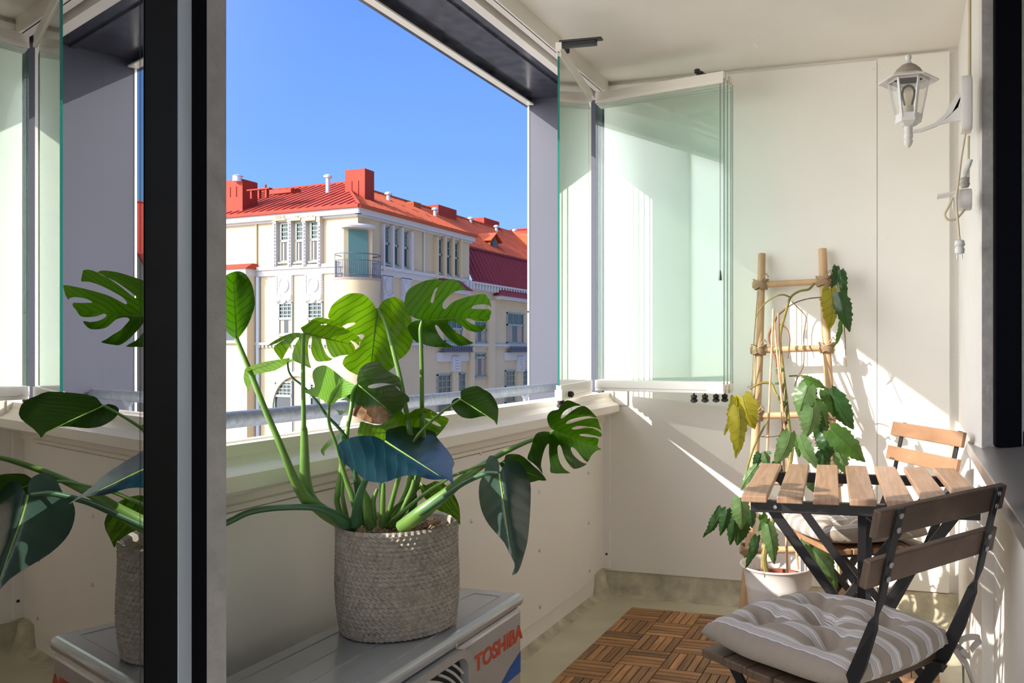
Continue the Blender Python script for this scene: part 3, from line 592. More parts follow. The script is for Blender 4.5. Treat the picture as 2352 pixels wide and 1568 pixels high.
# 11 green leaf behind the hanging one
o = leaf(pm, ZP(D_, (845, 560), (880, 530), (890, 495), (930, 485), (1000, 490), (1060, 530), (1110, 580), (1160, 622), (1212, 692), (1150, 690), (1085, 707), (1020, 680), (940, 640), (870, 600)),
         (1155, 1060), (1254, 1102), 1.76, 1.72, tilt=.2, fold=.2, mats=ML)
stalk(o, ZS(D_, (850, 560, 1.76), (735, 560, 1.77), (600, 610, 1.78), (470, 660, 1.785), (380, 715, 1.79), (240, 810, 1.80), (30, 985, 1.81), (-40, 1055, 1.83)), [.0028, .003, .0032, .0034, .0036, .0042, .005, .005], M_stalk)
# 12 broad leaf in front, sky reflection put into its blue colour
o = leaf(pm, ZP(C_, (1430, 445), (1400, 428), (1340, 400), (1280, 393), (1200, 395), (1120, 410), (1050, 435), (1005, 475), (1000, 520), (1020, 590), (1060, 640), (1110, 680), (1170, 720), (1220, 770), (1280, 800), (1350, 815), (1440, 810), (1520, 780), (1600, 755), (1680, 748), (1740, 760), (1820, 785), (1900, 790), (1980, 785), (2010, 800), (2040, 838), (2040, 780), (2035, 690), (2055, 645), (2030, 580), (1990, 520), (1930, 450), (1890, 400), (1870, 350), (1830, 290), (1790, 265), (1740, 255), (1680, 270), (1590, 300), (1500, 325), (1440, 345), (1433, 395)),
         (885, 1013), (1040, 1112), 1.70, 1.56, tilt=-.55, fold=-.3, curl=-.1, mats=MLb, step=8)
o['label'] = 'broad dark leaf, blue sky sheen put into its colour'
stalk(o, ZS(C_, (1430, 445, 1.705), (1400, 520, 1.72), (1330, 700, 1.74), (1250, 800, 1.75), (1190, 980, 1.76), (1160, 1200, 1.78)), [.003, .004, .005, .0065, .009, .012], M_stalkd)
# 13 green leaf behind the broad one
o = leaf(pm, ZP(C_, (1420, 440), (1300, 395), (1180, 390), (1200, 300), (1215, 265), (1330, 295), (1400, 290), (1470, 235), (1560, 160), (1600, 200), (1650, 190), (1700, 155), (1790, 145), (1850, 165), (1930, 210), (2000, 240), (1985, 290), (1940, 350), (1890, 402), (1870, 400), (1820, 420), (1700, 430), (1560, 440)),
         (885, 1010), (1000, 965), 1.97, 1.90, tilt=.25, fold=.2, mats=MLy, holes=[ZP(C_, (1785, 238), (1840, 245), (1900, 275), (1935, 305), (1910, 308), (1850, 280))])
stalk(o, ZS(C_, (1420, 440, 1.97), (1400, 620, 1.95), (1395, 820, 1.92), (1405, 1000, 1.90), (1410, 1210, 1.89)), [.003, .004, .005, .006, .0065])
# 14 small leaf at the basket rim, 15 curled young leaf
o = leaf(pm, ZP(C_, (1740, 860), (1760, 820), (1800, 840), (1880, 800), (1960, 825), (2020, 880), (2070, 960), (2100, 1050), (2105, 1198), (2080, 1160), (2020, 1110), (1950, 1080), (1900, 1060), (1850, 1000), (1790, 960)),
         (965, 1108), (1056, 1204), 1.90, 1.82, tilt=.2, fold=.2, mats=MLy)
stalk(o, ZS(C_, (1742, 855, 1.90), (1690, 900, 1.89), (1690, 1000, 1.88), (1640, 1190, 1.87)), [.003, .006, .008, .008], M_stalkd)
o = leaf(pm, ZP(C_, (850, 530), (870, 490), (930, 430), (990, 400), (1035, 360), (1042, 410), (985, 447), (925, 492), (884, 532), (884, 574), (865, 562)),
         (784, 992), (740, 1040), 1.86, 1.80, tilt=.3, fold=.2, mats=MLy, ridge=False)
stalk(o, ZS(C_, (1040, 385, 1.86), (1075, 560, 1.86), (1160, 730, 1.86), (1230, 880, 1.86), (1310, 1040, 1.86), (1330, 1240, 1.86)), [.002, .003, .0045, .005, .0065, .007])
# stalks of leaves that stay outside the view, and young sheaths
stalk(pm, ZS(C_, (-260, 1300, 1.60), (30, 1165, 1.63), (200, 1085, 1.65), (400, 1048, 1.67), (620, 1036, 1.69), (800, 1042, 1.71), (930, 1082, 1.73), (1040, 1160, 1.76), (1130, 1215, 1.80)), [.0062, .0062, .0062, .0062, .0064, .0068, .0085, .0135, .0135], M_stalkd, 'stalk')
for pts, r in ((((1415, 820, 1.80), (1410, 950, 1.80), (1400, 1210, 1.81)), (.0035, .0055, .007)), (((1690, 790, 1.82), (1660, 900, 1.82), (1570, 1080, 1.82), (1470, 1210, 1.82)), (.004, .0055, .006, .006)),
               (((1040, 620, 1.84), (1050, 760, 1.84), (1045, 930, 1.83), (1090, 1170, 1.83)), (.003, .0035, .004, .006)), (((1240, 890, 1.83), (1260, 1080, 1.82), (1290, 1240, 1.81)), (.004, .007, .008)),
               (((1620, 950, 1.84), (1500, 1060, 1.84), (1390, 1190, 1.84)), (.0025, .004, .005)), (((1360, 870, 1.84), (1320, 1000, 1.84), (1340, 1150, 1.84)), (.003, .006, .006))):
    stalk(pm, ZS(C_, *pts), list(r), None, 'stalk')

# ================================================================ FURNITURE
M_teak = mat('brown_stained_wood', (.36, .215, .135), .5, var=.22, scale=6, bump=.15, bscale=40, stretch=(1, 1, 1))
M_teakd = mat('grey_brown_stained_wood', (.20, .13, .085), .55, var=.25, scale=7, bump=.15, bscale=40)
def woodmat(name, c1, c2, rough, sc):
    m = bpy.data.materials.new(name); m.use_nodes = True; MATS[name] = m
    n = m.node_tree.nodes; l = m.node_tree.links; b = n['Principled BSDF']; b.inputs['Roughness'].default_value = rough
    tc = n.new('ShaderNodeTexCoord'); mpn = n.new('ShaderNodeMapping'); mpn.inputs['Scale'].default_value = sc; l.new(tc.outputs['UV'], mpn.inputs[0])
    t = n.new('ShaderNodeTexNoise'); t.inputs['Scale'].default_value = 5; t.inputs['Detail'].default_value = 7; t.inputs['Distortion'].default_value = .6
    l.new(mpn.outputs[0], t.inputs[0]); cr = n.new('ShaderNodeValToRGB'); l.new(t.outputs[0], cr.inputs[0])
    cr.color_ramp.elements[0].position = .32; cr.color_ramp.elements[1].position = .68
    cr.color_ramp.elements[0].color = c1+(1,); cr.color_ramp.elements[1].color = c2+(1,)
    oi = n.new('ShaderNodeObjectInfo'); hs = n.new('ShaderNodeHueSaturation'); mr = n.new('ShaderNodeMapRange')
    ga = n.new('ShaderNodeAttribute'); ga.attribute_name = 'tone'; l.new(ga.outputs['Fac'], mr.inputs[0])
    mr.inputs[3].default_value = .6; mr.inputs[4].default_value = 1.45; l.new(mr.outputs[0], hs.inputs['Value'])
    l.new(cr.outputs[0], hs.inputs['Color']); l.new(hs.outputs[0], b.inputs['Base Color'])
    bp = n.new('ShaderNodeBump'); bp.inputs['Strength'].default_value = .2; bp.inputs['Distance'].default_value = .002
    l.new(t.outputs[0], bp.inputs['Height']); l.new(bp.outputs[0], b.inputs['Normal']); return m
M_slat = woodmat('table_slat_wood', (.30, .175, .11), (.43, .27, .18), .42, (14, 1.2, 1))
M_slatd = woodmat('shaded_chair_wood', (.085, .055, .038), (.15, .10, .068), .5, (14, 1.2, 1))  # darker copy of the chair wood, shade put into its colour
M_slatl = woodmat('sunny_chair_wood', (.25, .13, .07), (.34, .19, .105), .45, (14, 1.2, 1))  # lighter copy of the same wood, sun put into its colour
M_tile = woodmat('oiled_acacia', (.20, .092, .034), (.44, .225, .085), .45, (10, 1., 1))
def grain(o, along, tone=.5, seed=0):
    """UV along the board's long axis plus one tone per board (a face attribute)"""
    me = o.data; along = Vector(along).normalized(); cr_ = along.orthogonal().normalized(); c2 = along.cross(cr_)
    ul = me.uv_layers.new(name='UVMap')
    for lp in me.loops:
        p = me.vertices[lp.vertex_index].co; ul.data[lp.index].uv = (p.dot(cr_)+p.dot(c2)+seed*.37, p.dot(along)+seed*.71)
    at_ = me.attributes.new('tone', 'FLOAT', 'FACE'); at_.data.foreach_set('value', [tone]*len(me.polygons) if not isinstance(tone, list) else tone); return o
# ---- slatted deck tiles: 2 x 2 blocks of five slats
TB = .1545
def deck_tile(x, y, seed, label, first=0):
    root = empty('deck_tile', (x, y, 0)); tag(root, label, 'deck tile', 'wooden deck tiles'); rg = random.Random(seed)
    mb = MB(); tones = []
    w = TB/5
    for bx_ in (0, 1):
        for by_ in (0, 1):
            for k in range(5):
                hor = (bx_+by_+first) % 2; tn = rg.random()
                X0, Y0 = x+bx_*TB, y+by_*TB
                if hor: mb.box(X0+.0015, X0+TB-.0015, Y0+k*w+.002, Y0+(k+1)*w-.002, .008, .025)
                else: mb.box(X0+k*w+.002, X0+(k+1)*w-.002, Y0+.0015, Y0+TB-.0015, .008, .025)
                tones += [(hor, tn)]*6
    o = mb.build('slats', M_tile, root)
    me = o.data; ul = me.uv_layers.new(name='UVMap')
    for p in me.polygons:
        h, tn = tones[p.index]
        for li in p.loop_indices:
            c = me.vertices[me.loops[li].vertex_index].co; ul.data[li].uv = (c.y+tn*3+c.z, c.x+tn*7) if h else (c.x+tn*3+c.z, c.y+tn*7)
    me.attributes.new('tone', 'FLOAT', 'FACE').data.foreach_set('value', [t[1] for t in tones])
    MB().box(x+.002, x+2*TB-.002, y+.002, y+2*TB-.002, .0005, .009).build('base_grid', M_dark, root)
    return root
TX0, TY1 = -1.132, 3.352
cols_ = ['at the left edge', 'second from the left edge', 'third from the left edge', 'against the facade wall']
rows_ = ['in the row nearest the end wall', 'in the second row from the end wall', 'in the third row from the end wall', 'in the nearest row']
for i in range(4):
    for j in range(4): deck_tile(TX0+i*2*TB, TY1-(j+1)*2*TB, i*7+j, 'wooden deck tile %s, %s' % (cols_[i], rows_[j]), 0)
# ---- folding table
tcx, tcy, trz, TZ = -.137, 2.48, R(5), .741
tb = empty('folding_table', (tcx, tcy, 0), trz); tag(tb, 'folding bistro table with seven brown wooden slats and black steel legs', 'table')
TU = Vector((math.cos(trz), math.sin(trz), 0)); TV = Vector((-TU.y, TU.x, 0)); T0 = Vector((tcx, tcy, 0))
def tp(u, v, z): return T0+TU*u+TV*v+UP*z
for i in range(7):
    u = -.2775+i*.0925
    o = MB().obox(tp(u, 0, TZ-.009), TU, TV, UP, .0335, .318, .009).build('slat', M_slat, tb, bevel=.003); grain(o, TV, .3+.5*random.random(), i)
for v in (-.272, .25):
    b = MB().obox(tp(0, v, TZ-.034), TU, TV, UP, .29, .012, .0155).build('frame_rail', M_black, tb, bevel=.002)
for u in (-.283, .283): MB().obox(tp(u, -.011, TZ-.034), TU, TV, UP, .006, .247, .014).build('side_rail', M_black, tb, bevel=.002)
def leg(par, p0, p1, w, h, side): return MB().bar(p0, p1, w, h, side).build('leg', M_black, par, bevel=.0015)
for v, dv in ((-.252, .012), (.23, -.012)):
    leg(tb, tp(-.25, v, .715), tp(.25, v, .034), .026, .010, TU)
    leg(tb, tp(.25, v+dv, .715), tp(-.25, v+dv, .034), .026, .010, TU)
    MB().lathe([(.008, -.004), (.008, .004), (0, .0045)], tp(0, v-.002, .371), 12, axis=-TV).build('pivot_bolt', M_screw, tb)
MB().bar(tp(.245, -.25, .044), tp(.245, .23, .044), .02, .01, TU).build('cross_bar', M_black, tb); MB().bar(tp(-.245, -.235, .044), tp(-.245, .215, .044), .02, .01, TU).build('cross_bar', M_black, tb)
MB().lathe([(.007, 0), (.005, .003), (0, .0035)], tp(-.225, -.284, TZ-.034), 10, axis=-TV).build('bolt', M_screw, tb)
MB().bar(tp(.0, -.262, .72), tp(.0, -.15, .27), .022, .012, TU).build('support_strut', M_black, tb, bevel=.0015)
MB().bar(tp(.035, .10, .71), tp(.02, -.06, .24), .018, .010, TU).build('support_strut', M_black, tb, bevel=.0015)
# ---- folding chairs
def chair(S, ang, name_label, M_w):
    """S seat centre on the floor, ang = heading of the across axis; forward is 90 deg left of it"""
    root = empty('folding_chair', S, ang); tag(root, name_label, 'chair', 'folding bistro chairs')
    Ua = Vector((math.cos(ang), math.sin(ang), 0)); Fa = Vector((-Ua.y, Ua.x, 0)); S = Vector(S)
    def cp(u, f, z): return S+Ua*u+Fa*f+UP*z
    for sgn in (-1, 1):
        u = sgn*.172
        pts = [cp(u, -.278, .846), cp(u, -.265, .80), cp(u, -.248, .73), cp(u, -.236, .675), cp(u, -.228, .650), cp(u, -.220, .628), cp(u, -.19, .55), cp(u, -.155, .475), cp(u, -.01, .26), cp(u, .175, .033)]
        sd = [Ua, Ua, Ua, Ua, Ua+Fa*.5, Ua*.3+Fa, Fa, Fa, Fa, Fa]
        wd = [.020, .020, .020, .020, .019, .023, .029, .029, .029, .027]
        MB().ribbon(pts, wd, .007, sd).build('upright', M_black, root, bevel=.0012)
        MB().ribbon([cp(u*.86, .165, .452), cp(u*.86, -.03, .235), cp(u*.86, -.235, .033)], .024, .007, [Fa, Fa, Fa]).build('leg', M_black, root, bevel=.0012)
        MB().bar(cp(u*.93, -.16, .452), cp(u*.93, .18, .452), .02, .008, UP).build('seat_rail', M_black, root, bevel=.001)
    MB().tube([cp(-.17, .12, .072), cp(.17, .12, .072)], .006, 10).build('foot_bar', M_black, root, smooth=True)
    MB().tube([cp(-.15, -.18, .065), cp(.15, -.18, .065)], .006, 10).build('foot_bar', M_black, root, smooth=True)
    for k, (f, z, hz) in enumerate(((-.257, .821, .026), (-.236, .731, .026))):
        tilt = (Fa*-.22+UP).normalized(); nn = Ua.cross(tilt).normalized()
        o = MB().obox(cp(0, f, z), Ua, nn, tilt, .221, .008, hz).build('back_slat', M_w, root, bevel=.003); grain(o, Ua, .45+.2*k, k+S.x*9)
        for sgn in (-1, 1):
            for dz in (-.013, .013):
                q = cp(sgn*.172, f-.0145+(-.22*dz), z+dz)
                ax_ = -nn if nn.dot(Fa) > 0 else nn
                MB().lathe([(.0058, 0), (.0055, .0018), (.0025, .0022), (.0023, .0012), (0, .001)], q+ax_*.0035, 12, axis=ax_).build('screw', M_screw, root)
    for k in range(5):
        f = -.105+k*.070
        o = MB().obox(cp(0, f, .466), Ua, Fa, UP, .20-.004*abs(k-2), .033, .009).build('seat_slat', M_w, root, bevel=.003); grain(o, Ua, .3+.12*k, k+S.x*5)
    return root, cp
near_ang, near_S = R(57), (-.150, 1.790, 0)
ch1, cp1 = chair(near_S, near_ang, 'folding chair in the foreground, its wood darkened for shade, seen from behind', M_slatd)
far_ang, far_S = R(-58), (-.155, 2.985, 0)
ch2, cp2 = chair(far_S, far_ang+R(180), 'folding chair behind the table, its wood lightened for sun, facing the camera', M_slatl)
# ---- striped tufted cushions
def stripemat(name, base):
    m = bpy.data.materials.new(name); m.use_nodes = True; MATS[name] = m
    n = m.node_tree.nodes; l = m.node_tree.links; b = n['Principled BSDF']; b.inputs['Roughness'].default_value = .85
    b.inputs['Sheen Weight'].default_value = .15
    uv = n.new('ShaderNodeUVMap'); s = n.new('ShaderNodeSeparateXYZ'); l.new(uv.outputs[0], s.inputs[0])
    ml = n.new('ShaderNodeMath'); ml.operation = 'MULTIPLY'; ml.inputs[1].default_value = 6.5; l.new(s.outputs[0], ml.inputs[0])
    fr = n.new('ShaderNodeMath'); fr.operation = 'FRACT'; l.new(ml.outputs[0], fr.inputs[0])
    cr = n.new('ShaderNodeValToRGB'); cr.color_ramp.interpolation = 'CONSTANT'; l.new(fr.outputs[0], cr.inputs[0])
    w = (.66, .64, .64); t = base; bl = (.16, .19, .34); pk = (.44, .29, .30)
    st = [(0, t), (.36, bl), (.375, t), (.40, w), (.47, t), (.50, w), (.535, t), (.56, w), (.595, pk), (.61, t), (.635, w), (.67, t), (.695, w), (.79, t), (.815, w), (.845, t)]
    e = cr.color_ramp.elements; e[0].position = 0; e[0].color = t+(1,); e[1].position = st[1][0]; e[1].color = st[1][1]+(1,)
    for p, c in st[2:]: q = e.new(p); q.color = c+(1,)
    l.new(cr.outputs[0], b.inputs['Base Color'])
    tx = n.new('ShaderNodeTexNoise'); tx.inputs['Scale'].default_value = 420; l.new(uv.outputs[0], tx.inputs[0])
    bp = n.new('ShaderNodeBump'); bp.inputs['Strength'].default_value = .12; bp.inputs['Distance'].default_value = .001; l.new(tx.outputs[0], bp.inputs['Height']); l.new(bp.outputs[0], b.inputs['Normal'])
    return m
M_str = stripemat('taupe_striped_cotton', (.34, .285, .235)); M_tie = mat('taupe_cotton_tie', (.44, .39, .35), .9)
def cushion(cp, Ua_, Fa_, label, fc, seed, ties, size=.205, dark=0):
    c = cp(0, fc, .4765); root = empty('seat_cushion', c); tag(root, label, 'cushion', 'striped seat cushions')
    n = 56; V = []; uv = []; rg = random.Random(seed)
    tufts = [(-.45, -.42), (.45, -.42), (-.45, .45), (.45, .45), (0, .02)]
    def prof(a, b_):
        ed = (max(0, 1-abs(a)**3.2)*max(0, 1-abs(b_)**3.2))**.42
        z = .034+.052*ed
        for tx, ty in tufts:
            d2 = (a-tx)**2+(b_-ty)**2; z -= .040*math.exp(-d2/.026)+.014*math.exp(-d2/.12)
            an = math.atan2(b_-ty, a-tx); z += .0045*math.sin(an*7+tx*5)*math.exp(-d2/.10)*min(1, d2*30)
        # soft folds running between tufts
        z += .003*math.sin(a*9+b_*4)*ed+.006*math.exp(-((a*.9-b_)**2)/.02)*0
        return z
    for sgn in (1, -1):
        for i in range(n+1):
            for j in range(n+1):
                a = -1+2*i/n; b_ = -1+2*j/n
                # rounded square outline, corners slightly pulled out
                k = size*(1-.045*(a*a*b_*b_)**1.5+.012*math.sin(6*a+1)*abs(b_)**6+.012*math.sin(7*b_)*abs(a)**6)
                puck = .004*math.sin(40*a if abs(b_) > abs(a) else 40*b_)*max(abs(a), abs(b_))**14
                x = a*k*(1-.05*b_*b_); y = b_*k*(1-.05*a*a)
                edge = max(abs(a), abs(b_)) >= 1-1e-9
                z = prof(a, b_) if not edge else .030
                z = z+puck
                if sgn < 0: z = .030-.029*(max(0, 1-abs(a)**2.2)*max(0, 1-abs(b_)**2.2))**.4 if not edge else .030+puck
                V.append(c+Ua_*x+Fa_*y+UP*z); uv.append((a*.5+.5, b_*.5+.5))
    Fq = []; off = (n+1)**2
    for s_ in (0, 1):
        for i in range(n):
            for j in range(n):
                q = [i*(n+1)+j, (i+1)*(n+1)+j, (i+1)*(n+1)+j+1, i*(n+1)+j+1]; Fq.append(tuple(v+s_*off for v in (q if s_ == 0 else q[::-1])))
    me = bpy.data.meshes.new('cushion_body'); me.from_pydata(V, [], Fq); ul = me.uv_layers.new(name='UVMap')
    for lp in me.loops: ul.data[lp.index].uv = uv[lp.vertex_index]
    me.materials.append(M_str); me.polygons.foreach_set('use_smooth', [True]*len(Fq))
    bm = bmesh.new(); bm.from_mesh(me); bmesh.ops.remove_doubles(bm, verts=bm.verts, dist=.0002); bm.to_mesh(me); bm.free()
    o = bpy.data.objects.new('cushion_body', me); COL.objects.link(o); o.parent = root; o.matrix_parent_inverse = parent_inv(root)
    for pts in ties:
        MB().ribbon(pts, .013, .0012, [UP+Fa_*.3]*len(pts)).build('tie_ribbon', M_tie, root, smooth=True)
    return root
def axes(ang): u = Vector((math.cos(ang), math.sin(ang), 0)); return u, Vector((-u.y, u.x, 0))
u1, f1 = axes(near_ang); u2, f2 = axes(far_ang+R(180))
def loop(c, du, df, r):
    return [c+du*(r*math.cos(t))+df*(r*.25*math.sin(2*t))+UP*(r*.55*math.sin(t)) for t in [i*math.pi/9 for i in range(-3, 13)]]
bq = cp1(.180, -.175, .49)
ties = [[cp1(.15, -.13, .50), cp1(.178, -.16, .498), bq+u1*.018], loop(bq+u1*.045-f1*.01, u1, -f1, .034), [bq+u1*.01, bq+u1*.02-f1*.015-UP*.03, bq+u1*.03-f1*.03-UP*.085, bq+u1*.03-f1*.03-UP*.15], [bq, bq-u1*.0-f1*.02-UP*.03, bq+u1*.01-f1*.015-UP*.09, bq+u1*.02-f1*.03-UP*.12]]
bq2 = cp1(-.180, -.175, .49)
ties += [[cp1(-.15, -.13, .50), cp1(-.178, -.16, .498), bq2-u1*.018], loop(bq2-u1*.045-f1*.01, -u1, -f1, .034)]
cushion(cp1, u1, f1, 'taupe striped tufted seat cushion on the foreground chair', .022, 1, ties)
cushion(cp2, u2, f2, 'sunlit pale striped seat cushion on the chair behind the table', .042, 2, [])

# ================================================================ LADDER AND CLIMBING PLANT
M_pole = mat('peeled_pole_wood', (.55, .36, .20), .55, var=.2, scale=9, bump=.25, bscale=30, stretch=(1, 1, .25))
M_jute = mat('jute_rope', (.40, .28, .17), .9, bump=.6, bscale=300)
ld = empty('wooden_ladder', (-.5, 3.25, 0)); tag(ld, 'rustic wooden ladder with rope bound rungs leaning on the end wall', 'ladder')
pl = [ony(1750, 583, 3.565), ony(1744, 800, 3.49), ony(1735, 1010, 3.41), ony(1722, 1250, 3.30), ony(1708, 1395, 3.23)]
pl.append(pl[-1]+(pl[-1]-pl[-2])*(pl[-1].z-.032)/(pl[-2].z-pl[-1].z))
pr = [ony(1889, 572, 3.565), ony(1899, 800, 3.49), ony(1909, 960, 3.43), ony(1930, 1250, 3.30)]
pr.append(pr[-1]+(pr[-1]-pr[-2])*(pr[-1].z-.032)/(pr[-2].z-pr[-1].z))
MB().tube(pl, [.0165, .018, .019, .0195, .02, .02], 18, sub=3).build('pole', M_pole, ld, smooth=True)
MB().tube(pr, [.0185, .0185, .0185, .019, .02], 18, sub=3).build('pole', M_pole, ld, smooth=True)
def on_pole(P, y):
    for a, b in zip(P, P[1:]):
        ya = PY-FPX*((a-CAM).z)/((a-CAM).dot(FW)); yb = PY-FPX*((b-CAM).z)/((b-CAM).dot(FW))
        if ya <= y <= yb: return a.lerp(b, (y-ya)/(yb-ya))
    return P[-1]
for y0, y1, rope in ((655, 648, 1), (804, 799, 1), (955, 951, 1), (1108, 1105, 1), (1262, 1258, 1)):
    a, b = on_pole(pl, y0), on_pole(pr, y1); d = (b-a).normalized(); fr = Vector((0, -.012, 0))
    MB().tube([a-d*.035+fr, (a+b)/2+fr, b+d*.035+fr], [.0145, .013, .0135], 14, sub=3).build('rung', M_pole, ld, smooth=True)
    for q, P in ((a, pl), (b, pr)):
        rp = MB(); rg = random.Random(int(y0))
        for k in range(4):
            for sg in (-1, 1):
                pts = []
                for t in range(0, 13):
                    an = 2*math.pi*t/12; rr = .026+.002*k
                    v = Vector((math.cos(an)*rr, math.sin(an)*(rr+.006)-.006, 0)); v.z = sg*.42*v.x+(k-1.5)*.006
                    pts.append(q+v)
                rp.tube(pts, .0036, 6)
        rp.tube([q+Vector((.01, -.03, .02)), q+Vector((.03, -.04, .045)), q+Vector((.038, -.035, .03))], .0035, 6)
        rp.build('rope_lashing', M_jute, ld, smooth=True)
MB().tube([on_pole(pl, 670)+Vector((-.01, -.02, 0)), on_pole(pl, 800)+Vector((-.02, -.03, 0)), on_pole(pl, 950)+Vector((-.02, -.03, 0))], .0022, 6).build('cord', M_jute, ld, smooth=True)

vp = empty('potted_climbing_plant', (-.452, 3.0, 0)); tag(vp, 'climbing plant with toothed drooping leaves in white plastic pot by the ladder', 'potted plant')
M_pot = mat('white_plastic', (.80, .77, .75), .35); M_terra = mat('terracotta_plastic', (.30, .09, .05), .6); M_earth = mat('dark_soil', (.05, .03, .02), .95, bump=1, bscale=80)
vc = Vector((-.452, 3.0, .026))
MB().lathe([(0, .0), (.088, .0), (.095, .01), (.115, .236), (.119, .244), (.119, .252), (.121, .274), (.128, .304), (.135, .315), (.139, .317), (.139, .321), (.134, .322), (.124, .306), (.112, .244), (.085, .012), (0, .01)], vc, 48).build('outer_pot', M_pot, vp, smooth=True)
MB().lathe([(0, .04), (.07, .04), (.098, .27), (.1025, .272), (.1025, .277), (.094, .276), (.09, .244), (0, .239)], vc, 40).build('nursery_pot', M_terra, vp, smooth=True)
MB().lathe([(.0915, .249), (.05, .257), (0, .259)], vc, 30).build('soil', M_earth, vp, smooth=True)
M_cane = mat('bamboo_cane', (.58, .33, .18), .5, var=.2, scale=40); M_vst = mat('olive_vine_stem', (.22, .19, .05), .5, var=.3, scale=30)
M_vbr = mat('brown_vine_stem', (.20, .10, .05), .7, var=.3, scale=40); M_clip = mat('green_plant_clip', (.12, .26, .10), .5)
E5 = (1600, 560, 3.0152); E6 = (1580, 1000, 2.7604)
def VD(y): return 3.02+.52*max(0, min(1, (1150-y)/560.))**1.0-.06*max(0, min(1, (y-1150)/200.))
def vtube(pts, r, m, name, dd=0., z=E5, par=None):
    P = []
    for a, b in pts:
        x, y = z[0]+a/z[2], z[1]+b/z[2]; P.append(at(x, y, VD(y)+dd))
    return MB().tube(P, r, 8, sub=4).build(name, m, par or vp, smooth=True)
cv = lambda a, b: ((a/E6[2]+E6[0]-E5[0])*E5[2], (b/E6[2]+E6[1]-E5[1])*E5[2])
def cane(top, bot, d1): 
    x0, y0 = E5[0]+top[0]/E5[2], E5[1]+top[1]/E5[2]; x1, y1 = E6[0]+bot[0]/E6[2], E6[1]+bot[1]/E6[2]
    MB().tube([at(x0, y0, d1), at(x1, y1, 3.03)], [.0042, .005], 8).build('bamboo_cane', M_cane, vp, smooth=True)
cane((532, 450), (468, 872), 3.30); cane((567, 480), (632, 878), 3.32); cane((535, 525), (700, 850), 3.29)
# main climbing stem and its branches
vtube([cv(500, 872), cv(492, 700), (650, 1500), (640, 1290), (622, 1100), (600, 900), (578, 690), (585, 590), (615, 480), (637, 400), (665, 355), (720, 325), (780, 312), (830, 255), (895, 195)],
      [.011, .010, .0085, .008, .0075, .007, .0065, .0062, .006, .0062, .005, .0048, .005, .0045, .004], M_vst, 'stem')
vtube([(650, 370), (600, 352), (540, 365), (470, 415), (430, 470), (407, 522)], [.004, .0035, .003, .0028, .0024, .002], M_vst, 'stem')
vtube([(610, 450), (640, 432), (700, 400), (780, 378), (860, 370), (950, 362)], [.0028, .0026, .0024, .0024, .0024, .0026], M_vbr, 'stem')
vtube([(658, 398), (700, 440), (755, 500), (752, 560), (742, 640), (744, 740), (738, 850), (700, 920), (680, 985)], [.002]*9, M_vbr, 'tendril')
vtube([(610, 455), (560, 500), (520, 580), (498, 650), (520, 740), (545, 790), (560, 900), (600, 1020), (625, 1080)], [.004, .0045, .005, .0052, .005, .0055, .0048, .0045, .0045], M_vbr, 'stem')
vtube([(575, 560), (600, 565), (630, 600), (645, 660), (638, 740), (632, 788)], [.0035, .0036, .0036, .0034, .003, .0026], M_vbr, 'stem')
vtube([(370, 1005), (420, 975), (470, 960), (518, 970), (545, 1030), (590, 1100), (625, 1180), (645, 1290)], [.003, .004, .0055, .0065, .0055, .006, .006, .0065], M_vst, 'stem')
vtube([(495, 1215), (450, 1300), (400, 1400), (360, 1520), (340, 1600), (330, 1660)], [.004, .0042, .0042, .0042, .0042, .0042], M_vst, 'stem', -.06)
vtube([(1022, 575), (1030, 680), (1030, 760), (1036, 848)], [.0022, .002, .002, .002], M_vbr, 'tendril')
vtube([(620, 1230), (585, 1320), (560, 1400), (520, 1600)], [.004, .005, .005, .005], M_vbr, 'stem')
vtube([(470, 1330), (440, 1335), (520, 1335), (580, 1325)], [.0012]*4, M_vbr, 'tendril'); vtube([(350, 1000), (365, 985), (380, 1000), (395, 970), (410, 985), (425, 965)], [.0012]*6, M_vbr, 'tendril')
vtube([(640, 915), (700, 912), (760, 915), (830, 940)], [.003, .003, .0028, .0025], M_vst, 'stem'); vtube([(800, 1335), (850, 1338), (900, 1312), (950, 1330), (1000, 1380), (1040, 1450), (1060, 1500)], [.003, .004, .0035, .003, .0028, .0025, .002], M_vst, 'stem')
vtube([(968, 170), (990, 182), (1010, 190)], [.0025, .0025, .002], M_vst, 'stem'); vtube([(945, 360), (960, 260), (985, 330), (975, 345)], [.002, .002, .0025, .0025], M_vst, 'stem')
vtube([cv(330, 470), cv(290, 455), cv(400, 480), cv(470, 560)], [.002, .0025, .003, .0035], M_vst, 'stem'); vtube([cv(495, 560), cv(470, 620), cv(440, 640), cv(488, 660)], [.0025, .003, .0025, .0035], M_vst, 'stem')
for a, b in ((560, 738), (572, 862), (560, 965), (595, 1095), (490, 1445)):
    x, y = E5[0]+a/E5[2], E5[1]+b/E5[2]; q = at(x, y, VD(y)-.012)
    MB().obox(q, RT, FW, UP, .014, .012, .0045).build('plant_clip', M_clip, vp, bevel=.002)
